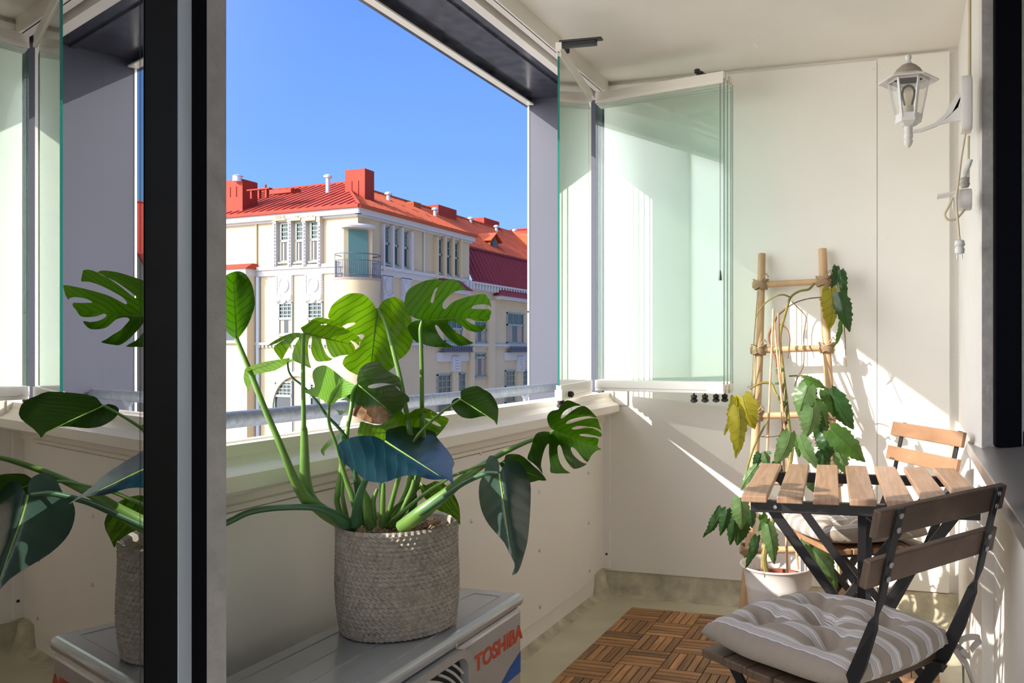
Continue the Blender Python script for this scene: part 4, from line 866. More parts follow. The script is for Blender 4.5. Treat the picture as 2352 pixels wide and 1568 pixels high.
# toothed leaves: base, tip (zoomed pixels), half width ratio, roll, material
MV = leafmat('vine_leaf_green', (.045, .12, .02), (.065, .15, .03), (.13, .26, .02), .36, .38, vein=(.16, .27, .08), nv=6)
MVd = leafmat('vine_leaf_dark', (.02, .065, .018), (.028, .08, .022), (.06, .14, .015), .34, .3, vein=(.08, .16, .05), nv=6)
MVp = leafmat('vine_leaf_pale', (.10, .19, .07), (.13, .23, .09), (.2, .33, .06), .36, .3, vein=(.22, .33, .15), nv=6)
MVy = leafmat('vine_leaf_yellow', (.24, .22, .015), (.30, .28, .03), (.42, .38, .03), .42, .45, vein=(.38, .34, .08), nv=6)
def vleaf(base, tip, hw, m, off=0., roll=0., droop=.0, z=E5, teeth=9, shp=0, seed=0):
    rg = random.Random(seed)
    bx, by = z[0]+base[0]/z[2], z[1]+base[1]/z[2]; tx, ty = z[0]+tip[0]/z[2], z[1]+tip[1]/z[2]
    Ln = math.hypot(tx-bx, ty-by); ux, uy = (tx-bx)/Ln, (ty-by)/Ln; half = hw/z[2]/Ln/2
    d0 = VD((by+ty)/2)+off; B0 = at(bx, by, d0)
    U3 = (RT*ux-UP*uy); W3 = (-RT*uy-UP*ux); N3 = -FW; sc = d0/FPX*Ln
    W3r = W3*math.cos(roll)+N3*math.sin(roll); Nr = N3*math.cos(roll)-W3*math.sin(roll)
    hw2 = half/max(.35, abs(math.cos(roll)))
    nu, nvv = 26, 10; V = []; uv = []
    for i in range(nu+1):
        t = i/nu
        w = hw2*(math.sin(math.pi*min(1, t*.96+.03)**.72)**.8)*(1.1-.35*t)
        tooth = 1+.26*((t*teeth) % 1-.5)*(1 if .12 < t < .97 else 0)
        wl, wr_ = w*tooth*(1+.06*rg.uniform(-1, 1)), w*tooth*(1+.06*rg.uniform(-1, 1))
        for j in range(nvv+1):
            s_ = -1+2*j/nvv; ww = s_*(wl if s_ < 0 else wr_)
            h = -.32*abs(ww)+.10*math.sin(math.pi*t)-droop*t*t+.02*math.sin(14*t+3*s_+seed)*abs(s_)+.05*math.cos(s_*3.1)*(1-t)*.3
            back = -.16*(1-t)*abs(s_)**2*hw2*2 if t < .15 else 0
            V.append(B0+(U3*(t+back)+W3r*ww+Nr*h)*sc); uv.append((t, ww))
    Fq = [(i*(nvv+1)+j, (i+1)*(nvv+1)+j, (i+1)*(nvv+1)+j+1, i*(nvv+1)+j+1) for i in range(nu) for j in range(nvv)]
    nV = len(V); mid = MB().tube([V[i*(nvv+1)+nvv//2]+Nr*.0004 for i in range(0, nu, 3)], [.0013-.0001*k for k in range(len(range(0, nu, 3)))], 5)
    V += [Vector(v) for v in mid.v]; uv += [(.5, .5)]*len(mid.v); Fq += [tuple(i+nV for i in f) for f in mid.f]
    me = bpy.data.meshes.new('leaf'); me.from_pydata(V, [], Fq); ul = me.uv_layers.new(name='UVMap')
    for lp in me.loops: ul.data[lp.index].uv = uv[lp.vertex_index]
    me.materials.append(m); me.polygons.foreach_set('use_smooth', [True]*len(Fq)); o = bpy.data.objects.new('leaf', me); COL.objects.link(o)
    o.parent = vp; o.matrix_parent_inverse = parent_inv(vp)
VL = [((285, 1130), (288, 1490), 135, MVy, -.10, .35, .1, E5), ((318, 1055), (395, 1290), 165, MVy, -.09, -.3, .15, E5), ((265, 1060), (212, 1330), 75, MVy, -.08, .8, .1, E5),
      ((972, 155), (945, 325), 72, MVd, -.03, .5, .1, E5), ((1000, 180), (1030, 392), 62, MVd, -.04, -.6, .1, E5), ((930, 310), (930, 600), 150, MVy, -.05, .3, .1, E5), ((985, 335), (1062, 612), 125, MVd, -.07, -.2, .15, E5), ((1005, 540), (958, 730), 48, MV, -.05, .8, .1, E5),
      ((740, 935), (905, 990), 75, MV, -.05, .6, .1, E5), ((770, 985), (705, 1190), 168, MVp, -.13, -.2, .15, E5), ((805, 1135), (768, 1345), 165, MVp, -.12, .2, .15, E5), ((880, 1010), (962, 1200), 90, MV, -.08, .6, .1, E5),
      ((945, 1045), (1085, 1295), 150, MVd, -.06, -.3, .15, E5), ((825, 1095), (905, 1265), 130, MV, -.10, .2, .1, E5), ((925, 1285), (1180, 1510), 175, MV, -.14, .15, .1, E5), ((890, 1320), (920, 1490), 150, MVd, -.12, -.2, .1, E5),
      ((650, 1305), (555, 1550), 135, MVp, -.16, .3, .15, E5), ((715, 1325), (845, 1590), 90, MVp, -.16, -.5, .15, E5), ((980, 1440), (1045, 1600), 110, MVp, -.08, .2, .1, E5), ((1000, 1320), (990, 1480), 90, MVd, -.09, .3, .1, E5),
      ((790, 1000), (770, 1210), 120, MVd, -.05, .2, .1, E5), ((860, 1180), (850, 1400), 130, MVd, -.05, .1, .1, E5), ((930, 1000), (1000, 1150), 100, MVd, -.03, .2, .1, E5), ((700, 1340), (715, 1480), 70, MV, -.1, .2, .1, E5), ((870, 1440), (900, 1600), 110, MVd, -.06, .2, .1, E5),
      ((440, 1450), (395, 1560), 70, MVd, -.1, .3, .1, E5), ((470, 1455), (500, 1560), 70, MVp, -.1, .3, .1, E5),
      ((215, 458), (105, 655), 72, MVd, -.02, .4, .1, E6), ((250, 465), (208, 640), 80, MVd, -.05, .1, .1, E6), ((300, 480), (272, 700), 95, MVd, .0, .1, .1, E6), ((350, 520), (310, 700), 120, MVd, .03, -.2, .1, E6), ((330, 395), (345, 602), 125, MVp, -.14, .1, .15, E6), ((395, 470), (412, 590), 70, MVd, -.08, .2, .1, E6),
      ((440, 190), (328, 345), 62, MVp, -.15, -.5, .1, E6), ((505, 525), (448, 610), 62, MV, -.12, .3, .1, E6), ((505, 560), (556, 825), 105, MVp, -.16, .1, .15, E6), ((440, 635), (372, 850), 70, MVd, -.14, .4, .1, E6),
      ((745, 660), (935, 915), 130, MVp, -.05, .2, .05, E6), ((880, 740), (905, 960), 90, MV, .0, .3, .1, E6), ((920, 880), (935, 1010), 60, MV, .0, .2, .1, E6), ((470, 500), (500, 560), 60, MV, -.05, .2, .1, E6), ((560, 170), (575, 300), 80, MVd, -.1, .2, .1, E6), ((760, 260), (800, 360), 70, MVd, -.06, .2, .1, E6), ((440, 330), (470, 430), 90, MVd, -.03, .2, .1, E6)]
for i, (b0, t0, hw, m, off, rl_, dr, z) in enumerate(VL): vleaf(b0, t0, hw, m, off, rl_, dr, z, 6+i % 4, 0, i)

# ================================================================ LANTERN, SOCKET, HOOK
M_lw = mat('white_lamp_metal', (.78, .76, .74), .35); M_bulb = glassmat('bulb_glass', (.75, .72, .66), 1.5); M_cream = mat('yellowed_plastic', (.70, .60, .42), .5); M_dust = mat('dusty_lamp_roof', (.36, .31, .25), .6, var=.25, scale=25)
LX, LY = .002, 2.86
LC = Vector((LX, LY, 0)); dL = 2.86*FW.y+LX*FW.x
def lz(y): return CH+(PY-y)/FPX*dL
ln_ = empty('wall_lantern', (XF, LY, lz(250))); tag(ln_, 'white coach style wall lantern with clear panes on the facade wall', 'lamp')
px = dL/FPX
h6 = lambda r: r*px
A0 = 0.
MB().lathe([(h6(7), lz(128)), (h6(7.6), lz(133)), (h6(5), lz(139)), (h6(7), lz(143)), (h6(10), lz(147)), (h6(9), lz(148))][::-1], LC, 20).build('finial', M_lw, ln_, smooth=True)
MB().lathe([(h6(8), lz(147)), (h6(17), lz(151)), (h6(27), lz(160)), (h6(33), lz(170)), (h6(35), lz(176))], LC, 28).build('dome', M_dust, ln_, smooth=True)
rim = MB(); rim.lathe([(h6(36), lz(173)), (h6(68), lz(187)), (h6(68), lz(189.5)), (h6(44), lz(183.5)), (h6(34), lz(183))], LC, 6, ang=A0); rim.build('roof_rim', M_lw, ln_)
cage = MB()
for k in range(6):
    a = A0+k*math.pi/3; c_, s_ = math.cos(a), math.sin(a)
    cage.bar(LC+Vector((c_*h6(45), s_*h6(45), lz(187))), LC+Vector((c_*h6(28), s_*h6(28), lz(274))), .0075, .006, Vector((-s_, c_, 0)))
cage.lathe([(h6(46), lz(183)), (h6(47), lz(190)), (h6(43), lz(190)), (h6(42), lz(183)), (h6(46), lz(183))], LC, 6, ang=A0)
cage.build('cage', M_lw, ln_)
for k in range(6):
    a0_, a1_ = A0+k*math.pi/3, A0+(k+1)*math.pi/3
    q = [LC+Vector((math.cos(a)*h6(r), math.sin(a)*h6(r), lz(y))) for a, r, y in ((a0_, 43, 190), (a1_, 43, 190), (a1_, 27.5, 268), (a0_, 27.5, 268))]
    MB().add(q, [(0, 1, 2, 3)]).build('lamp_pane', M_clear, ln_)
MB().lathe([(h6(31), lz(264)), (h6(29), lz(282)), (h6(24), lz(285)), (h6(17), lz(290)), (h6(10), lz(292)), (0, lz(292))], LC, 6, ang=A0).build('lamp_base', M_lw, ln_)
MB().lathe([(h6(10), lz(290)), (h6(9), lz(306)), (h6(10.5), lz(310)), (h6(10.5), lz(316)), (h6(8), lz(320)), (h6(10.5), lz(323)), (h6(9), lz(331)), (h6(4), lz(338)), (0, lz(340))], LC, 20).build('finial', M_lw, ln_, smooth=True)
MB().lathe([(h6(13), lz(268)), (h6(13), lz(252)), (h6(12), lz(250)), (h6(11.5), lz(244)), (0, lz(243))], LC, 20).build('bulb_socket', mat('pale_socket', (.55, .52, .42), .5), ln_, smooth=True)
MB().lathe([(h6(10), lz(245)), (h6(12), lz(236)), (h6(16), lz(222)), (h6(17), lz(212)), (h6(14), lz(202)), (h6(7), lz(196)), (0, lz(195))], LC, 24).build('bulb', M_bulb, ln_, smooth=True)
arm = [Vector((LX+.012, LY, lz(303))), Vector((LX+.04, LY, lz(302))), Vector((LX+.085, LY, lz(292))), Vector((LX+.12, LY, lz(274))), Vector((LX+.145, LY, lz(252))), Vector((LX+.160, LY, lz(228)))]
MB().ribbon(arm, [.010, .011, .013, .018, .03, .02], .014, [UP, UP, UP+Vector((-.2, 0, 0)), UP+Vector((-.5, 0, 0)), UP+Vector((-1., 0, 0)), Vector((-1, 0, .3))]).build('arm', M_lw, ln_, bevel=.003, smooth=True)
MB().extrude([(LX+.09, lz(293)), (LX+.14, lz(287)), (LX+.165, lz(287)), (LX+.165, lz(228)), (LX+.155, lz(238)), (LX+.135, lz(266))], (0, LY-.007, 0), (1, 0, 0), (0, 0, 1), (0, .014, 0)).build('bracket', M_lw, ln_, bevel=.003)
bp_ = MB(); bp_.extrude(rrect(.075, .03), (.165, LY, lz(252)), (0, .55, 0), (0, 0, 1.18), (.0345, 0, 0)); bp_.build('back_plate', M_lw, ln_, bevel=.006, smooth=True)
SY = 2.86
sk = empty('socket_outlet', (XF, SY, lz(465))); tag(sk, 'white surface mounted socket outlet with open cover on the facade wall', 'socket outlet')
MB().lathe([(0, 0), (.034, 0), (.036, .006), (.036, .04), (.03, .058), (0, .059)], (XF-.001, SY, lz(465)), 20, axis=(-1, 0, 0)).build('body', M_lw, sk, smooth=True)
MB().obox((XF-.072, SY, lz(452)), Vector((1, 0, .12)).normalized(), Vector((0, 1, 0)), Vector((-.12, 0, 1)).normalized(), .038, .03, .004).build('cover_flap', M_lw, sk, bevel=.002)
MB().lathe([(.012, 0), (.017, .01), (.013, .02), (.016, .03), (0, .035)], (XF-.022, SY, lz(437)), 16).build('cable_gland', mat('grey_gland', (.45, .42, .38), .6), sk, smooth=True)
MB().tube([(XF-.022, SY, lz(430)), (XF-.02, SY, lz(405)), (XF-.01, SY, lz(388)), (XF-.004, SY, lz(375))], .008, 10, sub=3).build('conduit', M_lw, sk, smooth=True)
lc = MB().tube([(XF-.02, LY, lz(316)), (XF-.032, SY, lz(370)), (XF-.043, SY-.03, lz(430)), (XF-.05, SY-.045, lz(470)), (XF-.045, SY-.045, lz(520)), (XF-.04, SY-.045, lz(560))], .0035, 8, sub=4); lc.build('lamp_cord', M_cream, ln_, smooth=True)
tag(MB().tube([(XF-.007, LY, 2.36), (XF-.007, LY, lz(193))], .0055, 8).build('wiring_cable', M_cream, smooth=True), 'thin cream cable running down the facade wall to the lantern', 'cable')
tag(MB().tube([(XF-.008, SY+.02, lz(318)), (XF-.009, SY+.02, lz(380)), (XF-.009, SY+.02, lz(424))], .004, 8, sub=3).build('wiring_cable', M_cream, smooth=True), 'second cream cable between the lantern and the socket outlet', 'cable')
MB().tube([(XF-.06, SY-.03, lz(462)), (XF-.075, SY-.035, lz(485)), (XF-.085, SY-.035, lz(500)), (XF-.075, SY-.035, lz(512)), (XF-.05, SY-.03, lz(510)), (XF-.03, SY-.02, lz(495)), (XF-.022, SY, lz(486))], .004, 8, sub=4).build('short_lead', M_cream, sk, smooth=True)
qx, qy, qz = XF-.040, SY-.045, lz(558)
MB().lathe([(.006, 0), (.014, -.004), (.017, -.018), (.012, -.024), (.016, -.03), (.014, -.045), (0, -.046)], (qx, qy, qz), 16).build('plug', M_lw, ln_, smooth=True)
for s_ in (-1, 1): MB().tube([(qx+s_*.007, qy, qz-.045), (qx+s_*.0075, qy, qz-.063)], .0022, 8).build('plug_pin', M_screw, ln_)
hq = onz(1741, 84, ZC)
tag(MB().tube([hq, hq-UP*.012, hq+Vector((.012, 0, -.020)), hq+Vector((.012, 0, -.034)), hq+Vector((0, 0, -.042)), hq+Vector((-.013, 0, -.034)), hq+Vector((-.013, 0, -.024))], .0022, 8, sub=4).build('ceiling_hook', M_alu, smooth=True), 'small open wire hook screwed into the ceiling', 'hook')

# ================================================================ BUILDING ACROSS THE STREET
M_fac = mat('cream_facade', (.47, .385, .255), .9, var=.05, scale=.6, bump=.2, bscale=6)
M_orn = mat('white_stucco', (.44, .43, .44), .8, bump=.8, bscale=9)
M_roof = mat('red_roof_metal', (.27, .038, .024), .7, spec=.15, var=.08, scale=.8); M_roofo = mat('orange_glancing_roof_metal', (.36, .075, .03), .7, spec=.15, var=.12, scale=.7)  # orange copy of the red metal, glancing sun put into its colour
M_maroon = mat('maroon_roof_metal', (.17, .022, .026), .6, spec=.2, var=.08, scale=1.)
M_wfr = mat('sage_window_frame', (.20, .26, .24), .6); M_wpane = mat('dark_window_pane', (.02, .03, .042), .15); M_teal = mat('teal_door', (.06, .15, .155), .5)
M_iron = mat('dark_blue_iron', (.05, .06, .10), .5); M_pipe = mat('blue_grey_pipe', (.36, .42, .5), .5); M_zinc = mat('zinc_vent', (.6, .66, .72), .4, metal=.5); M_cur = mat('pale_curtain', (.30, .24, .21), .8)
P0 = at(822, 474, 38.0); fa = Vector((-math.sin(R(83.8)), math.cos(R(83.8)), 0)); fb = Vector((0, 1, 0))
nA = Vector((-fa.y, fa.x, 0)); nA = nA if nA.y < 0 else -nA; nB = Vector((1, 0, 0)); G0 = Vector((P0.x, P0.y, 0)); ZG = -13.
bd = empty('apartment_building', (P0.x, P0.y, ZG)); tag(bd, 'cream apartment building with red metal roof and corner balcony across the street', 'building')
FR = {'A': (fa, nA), 'B': (fb, nB)}
def sz(fr, x, y): d, n = FR[fr]; q = onplane(x, y, P0, d); return (q-P0).dot(d), q.z
def fbox(mb, fr, s0, s1, z0, z1, d0, d1, mi=0):
    d, n = FR[fr]; return mb.obox(G0+d*((s0+s1)/2)+n*((d0+d1)/2)+UP*((z0+z1)/2), d, n, UP, abs(s1-s0)/2, abs(d1-d0)/2, abs(z1-z0)/2, mi)
def prect(fr, x0, x1, y0, y1):
    s0, _ = sz(fr, x0, (y0+y1)/2); s1, _ = sz(fr, x1, (y0+y1)/2); xm = (x0+x1)/2
    return min(s0, s1), max(s0, s1), sz(fr, xm, y1)[1], sz(fr, xm, y0)[1]
ZE = P0.z
def prism(P, z0, z1): return MB().rings([[p+UP*z0 for p in P], [p+UP*z1 for p in P]])
prism([G0, G0+fb*10.06, G0+fb*10.06+fa*10, G0+fb*10+fa*17, G0+fa*17], ZG, ZE).build('wall', M_fac, bd)
prism([G0+fb*10.07, G0+fb*26.5, G0+fb*26.5+fa*10, G0+fb*10.07+fa*10], ZG, 5.0).build('wall', M_fac, bd)
# roofs
ZR, WR = 10.17, 5.0
Rc = G0+fa*WR+fb*WR+UP*ZR
ov = .38; ce = G0-fa*ov-fb*ov+UP*(ZE-.02)
def seams(mb, e0, e1, r0, r1, n, mi=0):
    for i in range(1, n):
        t = i/n; mb.bar(e0.lerp(e1, t), r0.lerp(r1, t), .05, .07, (e1-e0))
mb = MB(); eL = G0+fa*17-fb*ov+UP*(ZE-.02); rL = G0+fa*17+fb*WR+UP*ZR
mb.add([ce, eL, rL, Rc], [(0, 1, 2, 3)]); mb.add([Rc, rL, G0+fa*17+fb*10+UP*ZE, G0+fa*10+fb*10+UP*ZE], [(0, 1, 2, 3)])
d1 = (rL-eL); 
for i in range(1, 34):
    sx = i*.5; e = ce.lerp(eL, sx/17.4)
    top_t = min(1, sx/(WR+ov)); mb.bar(e, e+d1*top_t, .05, .08, fa)
mb.bar(ce+UP*.03, Rc+UP*.03, .12, .1, fa); mb.bar(Rc+UP*.03, rL+UP*.03, .12, .1, fb)
fbox(mb, 'A', -ov, 17, ZE-.10, ZE+.06, .30, .42)
mb.build('roof', M_roof, bd)
mb = MB(); eB = G0+fb*10.3-fa*ov+UP*(ZE-.02); rB = G0+fb*26.6+fa*WR+UP*ZR; rBm = G0+fb*10.3+fa*WR+UP*ZR
mb.add([ce, Rc, rBm, eB], [(0, 1, 2, 3)]); d2 = rBm-eB
for i in range(1, 20):
    e = ce.lerp(eB, i/20); t = min(1, (i/20*10.7)/(WR+ov)); mb.bar(e, e+d2*t, .05, .05, fb)
q1 = onplane(1077.5, 567.5, P0+fa*.95, fb); ZM = q1.z
m0, m1 = G0+fb*10.06+fa*.95+UP*ZM, G0+fb*26.6+fa*.95+UP*ZM
mb.add([m0, G0+fb*10.06+fa*WR+UP*ZR, rB, m1], [(0, 1, 2, 3)]); mb.add([Rc, rB, G0+fb*26.6+fa*10+UP*ZM, G0+fb*10+fa*10+UP*ZM], [(3, 2, 1, 0)])
for i in range(1, 30): mb.bar(m0.lerp(m1, i/30), (G0+fb*10.06+fa*WR+UP*ZR).lerp(rB, i/30), .05, .05, fb)
fbox(mb, 'B', -ov, 10.3, ZE-.10, ZE+.06, .30, .42)
mb.bar(Rc+UP*.03, rB+UP*.03, .12, .1, fa)
mb.build('roof', M_roofo, bd)
mb = MB(); l0, l1 = G0+fb*10.06-fa*.25+UP*5.12, G0+fb*26.6-fa*.25+UP*5.12
mb.add([l0, m0, m1, l1], [(0, 1, 2, 3)])
for i in range(1, 34): mb.bar(l0.lerp(l1, i/34), m0.lerp(m1, i/34), .05, .08, fb)
mb.bar(l0, l1, .14, .12, UP); mb.bar(m0+nB*.05, m1+nB*.05, .12, .1, UP); mb.build('mansard_roof', M_maroon, bd)
for fr, s1 in (('A', 17), ('B', 10.2)):
    m_ = MB(); fbox(m_, fr, -.3, s1, ZE-.36, ZE-.10, 0, .30); fbox(m_, fr, -.1, s1, ZE-.46, ZE-.36, 0, .12); m_.build('cornice', M_orn, bd)
    m_ = MB(); zb = 5.06; fbox(m_, fr, -.05, s1 if fr == 'A' else 10.0, zb-.05, zb+.12, 0, .16); fbox(m_, fr, -.03, s1 if fr == 'A' else 10.0, zb-.34, zb-.05, 0, .08); m_.build('belt_course', M_orn, bd)
m_ = MB(); fbox(m_, 'B', 9.2, 26, 4.62, 5.06, 0, .12); fbox(m_, 'B', 10.0, 26, 5.0, 5.1, 0, .34)
for i in range(46): fbox(m_, 'B', 9.3+i*.36, 9.48+i*.36, 4.66, 5.02, .1, .30)
m_.build('cornice', M_orn, bd)
for fr, a0_, a1_ in (('A', .95, 14.), ('B', .95, 26.)):
    z_ = sz('A', 640, 790)[1]
    m_ = MB(); fbox(m_, fr, a0_, a1_, z_-.04, z_+.08, 0, .16)
    for i in range(int((a1_-a0_)/.24)): fbox(m_, fr, a0_+i*.24, a0_+i*.24+.12, z_-.16, z_-.04, .02, .12)
    m_.build('belt_course', M_orn, bd)
def window(fr, x0, x1, y0, y1, rows=4, cols=3, split=.46, cur=False, deep=0.):
    s0, s1, z0, z1 = prect(fr, x0, x1, y0, y1); zm = z1-(z1-z0)*split; f = MB(); t = .07; D = .05+deep
    for a in ((s0, s0+t, z0, z1), (s1-t, s1, z0, z1), (s0, s1, z0, z0+t), (s0, s1, z1-t, z1), (s0, s1, zm-.06, zm+.06)): fbox(f, fr, *a, deep, D+.03)
    for i in range(1, cols): c_ = s0+t+(s1-s0-2*t)*i/cols; fbox(f, fr, c_-.02, c_+.02, zm, z1, deep, D)
    for i in range(1, rows): c_ = zm+(z1-zm)*i/rows; fbox(f, fr, s0, s1, c_-.02, c_+.02, deep, D)
    fbox(f, fr, s0-.06, s1+.06, z0-.08, z0, 0, D+.12)
    o = f.build('window', M_wfr, bd)
    p = MB(); fbox(p, fr, s0+.02, s1-.02, z0+.02, z1-.02, deep+.004, deep+.025); p.build('pane', M_wpane, o)
    if cur:
        for a, b_ in ((.05, .32), (.62, .92)):
            p = MB(); fbox(p, fr, s0+(s1-s0)*a, s0+(s1-s0)*b_, z0+.08, zm-.06, deep+.026, deep+.032); p.build('curtain', M_cur, o)
    return s0, s1, z0, z1
def strip(fr, x0, x1, y0, y1, d, m=None, name='pilaster', orn=0):
    s0, s1, z0, z1 = prect(fr, x0, x1, y0, y1); b_ = MB(); fbox(b_, fr, s0, s1, z0, z1, 0, d)
    if orn:
        k = int((z1-z0)/.16)
        for i in range(k): fbox(b_, fr, s0+(s1-s0)*.25, s0+(s1-s0)*.75, z0+i*.16+.02, z0+i*.16+.12, d, d+.05)
    return b_.build(name, m or M_fac, bd)
for x0, x1, y0, y1 in ((647, 666, 512, 602), (682, 700, 511, 602), (716, 735, 508, 600)): window('A', x0, x1, y0, y1, cur=True)
for x0, x1 in ((635, 642), (669, 676), (702.5, 709.5), (737, 743)): strip('A', x0, x1, 511, 612, .22, M_orn, orn=1); strip('A', x0-1, x1+1, 492, 511, .26)
for x0, x1 in ((644, 667), (678, 701), (712, 735)): strip('A', x0, x1, 497, 508, .3, name='lintel')
for x0, x1, y0, y1 in ((878.6, 891, 519, 606), (900, 911.6, 524, 611), (922, 934, 530, 615)): window('B', x0, x1, y0, y1)
for x0, x1, y in ((874, 877.5, 515), (895.3, 899.5, 518), (916.5, 921, 523), (938.5, 944, 533)): strip('B', x0, x1, y, 622, .18, M_orn, orn=0)
for x0, x1, y0, y1 in ((1001, 1012, 548, 627), (1020, 1031, 552, 631), (1038, 1049, 557, 634)): window('B', x0, x1, y0, y1, 2, 2)
for x0, x1 in ((996, 1000), (1014, 1018.6), (1033, 1037), (1051, 1055)): strip('B', x0, x1, 545, 640, .22)
def medallion(fr, x0, x1, y0, y1):
    s0, s1, z0, z1 = prect(fr, x0, x1, y0, y1); d, n = FR[fr]; b_ = MB(); fbox(b_, fr, s0, s1, z0, z1, 0, .08)
    cc = G0+d*((s0+s1)/2)+n*.08; W_ = s1-s0
    ring = [[cc+d*(W_*.30*r_*math.cos(t))+UP*(z0+(z1-z0)*.62+(z1-z0)*.27*r_*math.sin(t))+n*h_ for t in [i*math.pi/12 for i in range(24)]] for r_, h_ in ((1.05, 0), (1, .05), (.86, .05), (.8, .02), (.3, .06))]
    b_.rings(ring)
    for k in (-1, 0, 1):
        b_.lathe([(W_*.19, 0), (W_*.17, .06), (W_*.08, .05), (0, .09)], cc+d*(k*W_*.3)+UP*(z0+W_*(.22 if k else .12)), 16, axis=n)
    for k in (-1, 1):
        for i in range(12): fbox(b_, fr, (s0+s1)/2+k*W_*.43-.04, (s0+s1)/2+k*W_*.43+.04, z1-.12-i*.11, z1-.05-i*.11, .08, .12)
    b_.build('stucco_medallion', M_orn, bd)
medallion('A', 636, 674.5, 631, 694); medallion('A', 703, 743, 629, 693); medallion('B', 875, 901, 633, 692); medallion('B', 919, 943, 639, 694)
for x0, x1, y0, y1 in ((642, 674, 695, 768), (709, 743, 693, 770), (879, 901, 694, 775), (921, 943, 698, 775)): window('A' if x0 < 800 else 'B', x0, x1, y0, y1, 4, 3, .5, cur=x0 < 800)
for x0, x1, y0, y1 in ((540, 571, 856, 944), (632, 673, 875, 942), (714, 742, 880, 942)): window('A', x0, x1, y0, y1, 4, 4, .5)
b_ = MB(); s0, s1, z0, z1 = prect('A', 630, 744, 862, 945); cs = (s0+s1)/2; hw = (s1-s0)/2
for i in range(24):
    t0, t1 = math.pi*i/24, math.pi*(i+1)/24; zc_ = z1-hw
    P = lambda t, r_: G0+fa*(cs+hw*r_*math.cos(t))+UP*(zc_+hw*r_*math.sin(t))
    for o_, i_, dd in ((1.12, .98, .14),):
        q = [P(t0, i_), P(t1, i_), P(t1, o_), P(t0, o_)]; b_.hexa(q+[v+nA*dd for v in q])
b_.build('arch', M_fac, bd)
# left bay, corner balcony and the round bay below it
s0, s1, z0, z1 = prect('A', 480, 592, 622, 1100)
b_ = MB(); fbox(b_, 'A', s0, s1, ZG, z1-.35, 0, .62); b_.build('bay', M_fac, bd)
b_ = MB(); fbox(b_, 'A', s0, s1, z1-.36, z1, 0, .7); b_.build('bay_cornice', M_orn, bd)
b_ = MB(); d_, n_ = FR['A']
b_.hexa([G0+d_*a+n_*c+UP*z1 for a, c in ((s0-.1, 0), (s1+.1, 0), (s1+.1, .8), (s0-.1, .8))]+[G0+d_*a+n_*c+UP*(z1+.28) for a, c in ((s0, 0), (s1-.1, 0), (s1-.5, .3), (s0, .3))]); b_.build('bay_roof', M_roof, bd)
def wbay(x0, x1, y0, y1): window('A', x0, x1, y0, y1, 2, 2, .3, deep=.62)
wbay(540, 573, 700, 785)
for x in (596,):
    s_, _ = sz('A', x, 800); MB().tube([G0+fa*s_+nA*.1+UP*ZG, G0+fa*s_+nA*.1+UP*4.7], .09, 10).build('downpipe', M_pipe, bd, smooth=True)
s_, _ = sz('A', 591, 560); MB().tube([G0+fa*s_+nA*.05+UP*5.1, G0+fa*s_+nA*.05+UP*7.3], .04, 8).build('downpipe', M_fac, bd, smooth=True)
s_, _ = sz('B', 972, 560); MB().tube([G0+fb*s_+nB*.06+UP*4.6, G0+fb*s_+nB*.06+UP*7.3], .05, 8).build('downpipe', M_orn, bd, smooth=True)
s_, _ = sz('A', 674, 900); MB().tube([G0+fa*s_+nA*.05+UP*ZG, G0+fa*s_+nA*.05+UP*1.], .025, 8).build('downpipe', M_iron, bd, smooth=True)
ZB = 4.42
MB().lathe([(.93, ZG), (.93, ZB-.75), (.98, ZB-.35), (1.0, ZB-.1), (0, ZB-.1)], G0, 40).build('round_bay', M_fac, bd, smooth=True)
bl = MB().lathe([(0, ZB-.1), (1.02, ZB-.1), (1.06, ZB), (0, ZB)], G0, 40).build('balcony', mat('weathered_slab', (.28, .24, .2), .9), bd)
b_ = MB(); RB = .98
for zz, rr in ((1.08, .022), (.78, .014), (.12, .016)): b_.tube([G0+Vector((RB*math.cos(R(t)), RB*math.sin(R(t)), ZB+zz)) for t in range(-190, 101, 6)], rr, 6)
for i in range(58):
    t = R(-190+5*i); b_.tube([G0+Vector((RB*math.cos(t), RB*math.sin(t), ZB)), G0+Vector((RB*math.cos(t), RB*math.sin(t), ZB+(1.08 if i % 10 == 0 else .8)))], .013, 5)
b_.build('balcony_railing', M_iron, bl)
dg = (nA+nB).normalized(); ds = Vector((-dg.y, dg.x, 0))
MB().obox(G0+dg*.02+UP*(ZB+1.1), ds, dg, UP, .42, .16, 1.12).build('balcony_door', M_teal, bd)
MB().obox(G0-dg*.02+UP*(ZB+1.2), ds, dg, UP, .62, .12, 1.2).build('door_surround', M_fac, bd)
MB().lathe([(0, ZB+2.28), (.72, ZB+2.28), (.78, ZB+2.36), (.74, ZB+2.44), (0, ZB+2.5)], G0+dg*.05, 32).build('door_canopy', M_orn, bd, smooth=True)
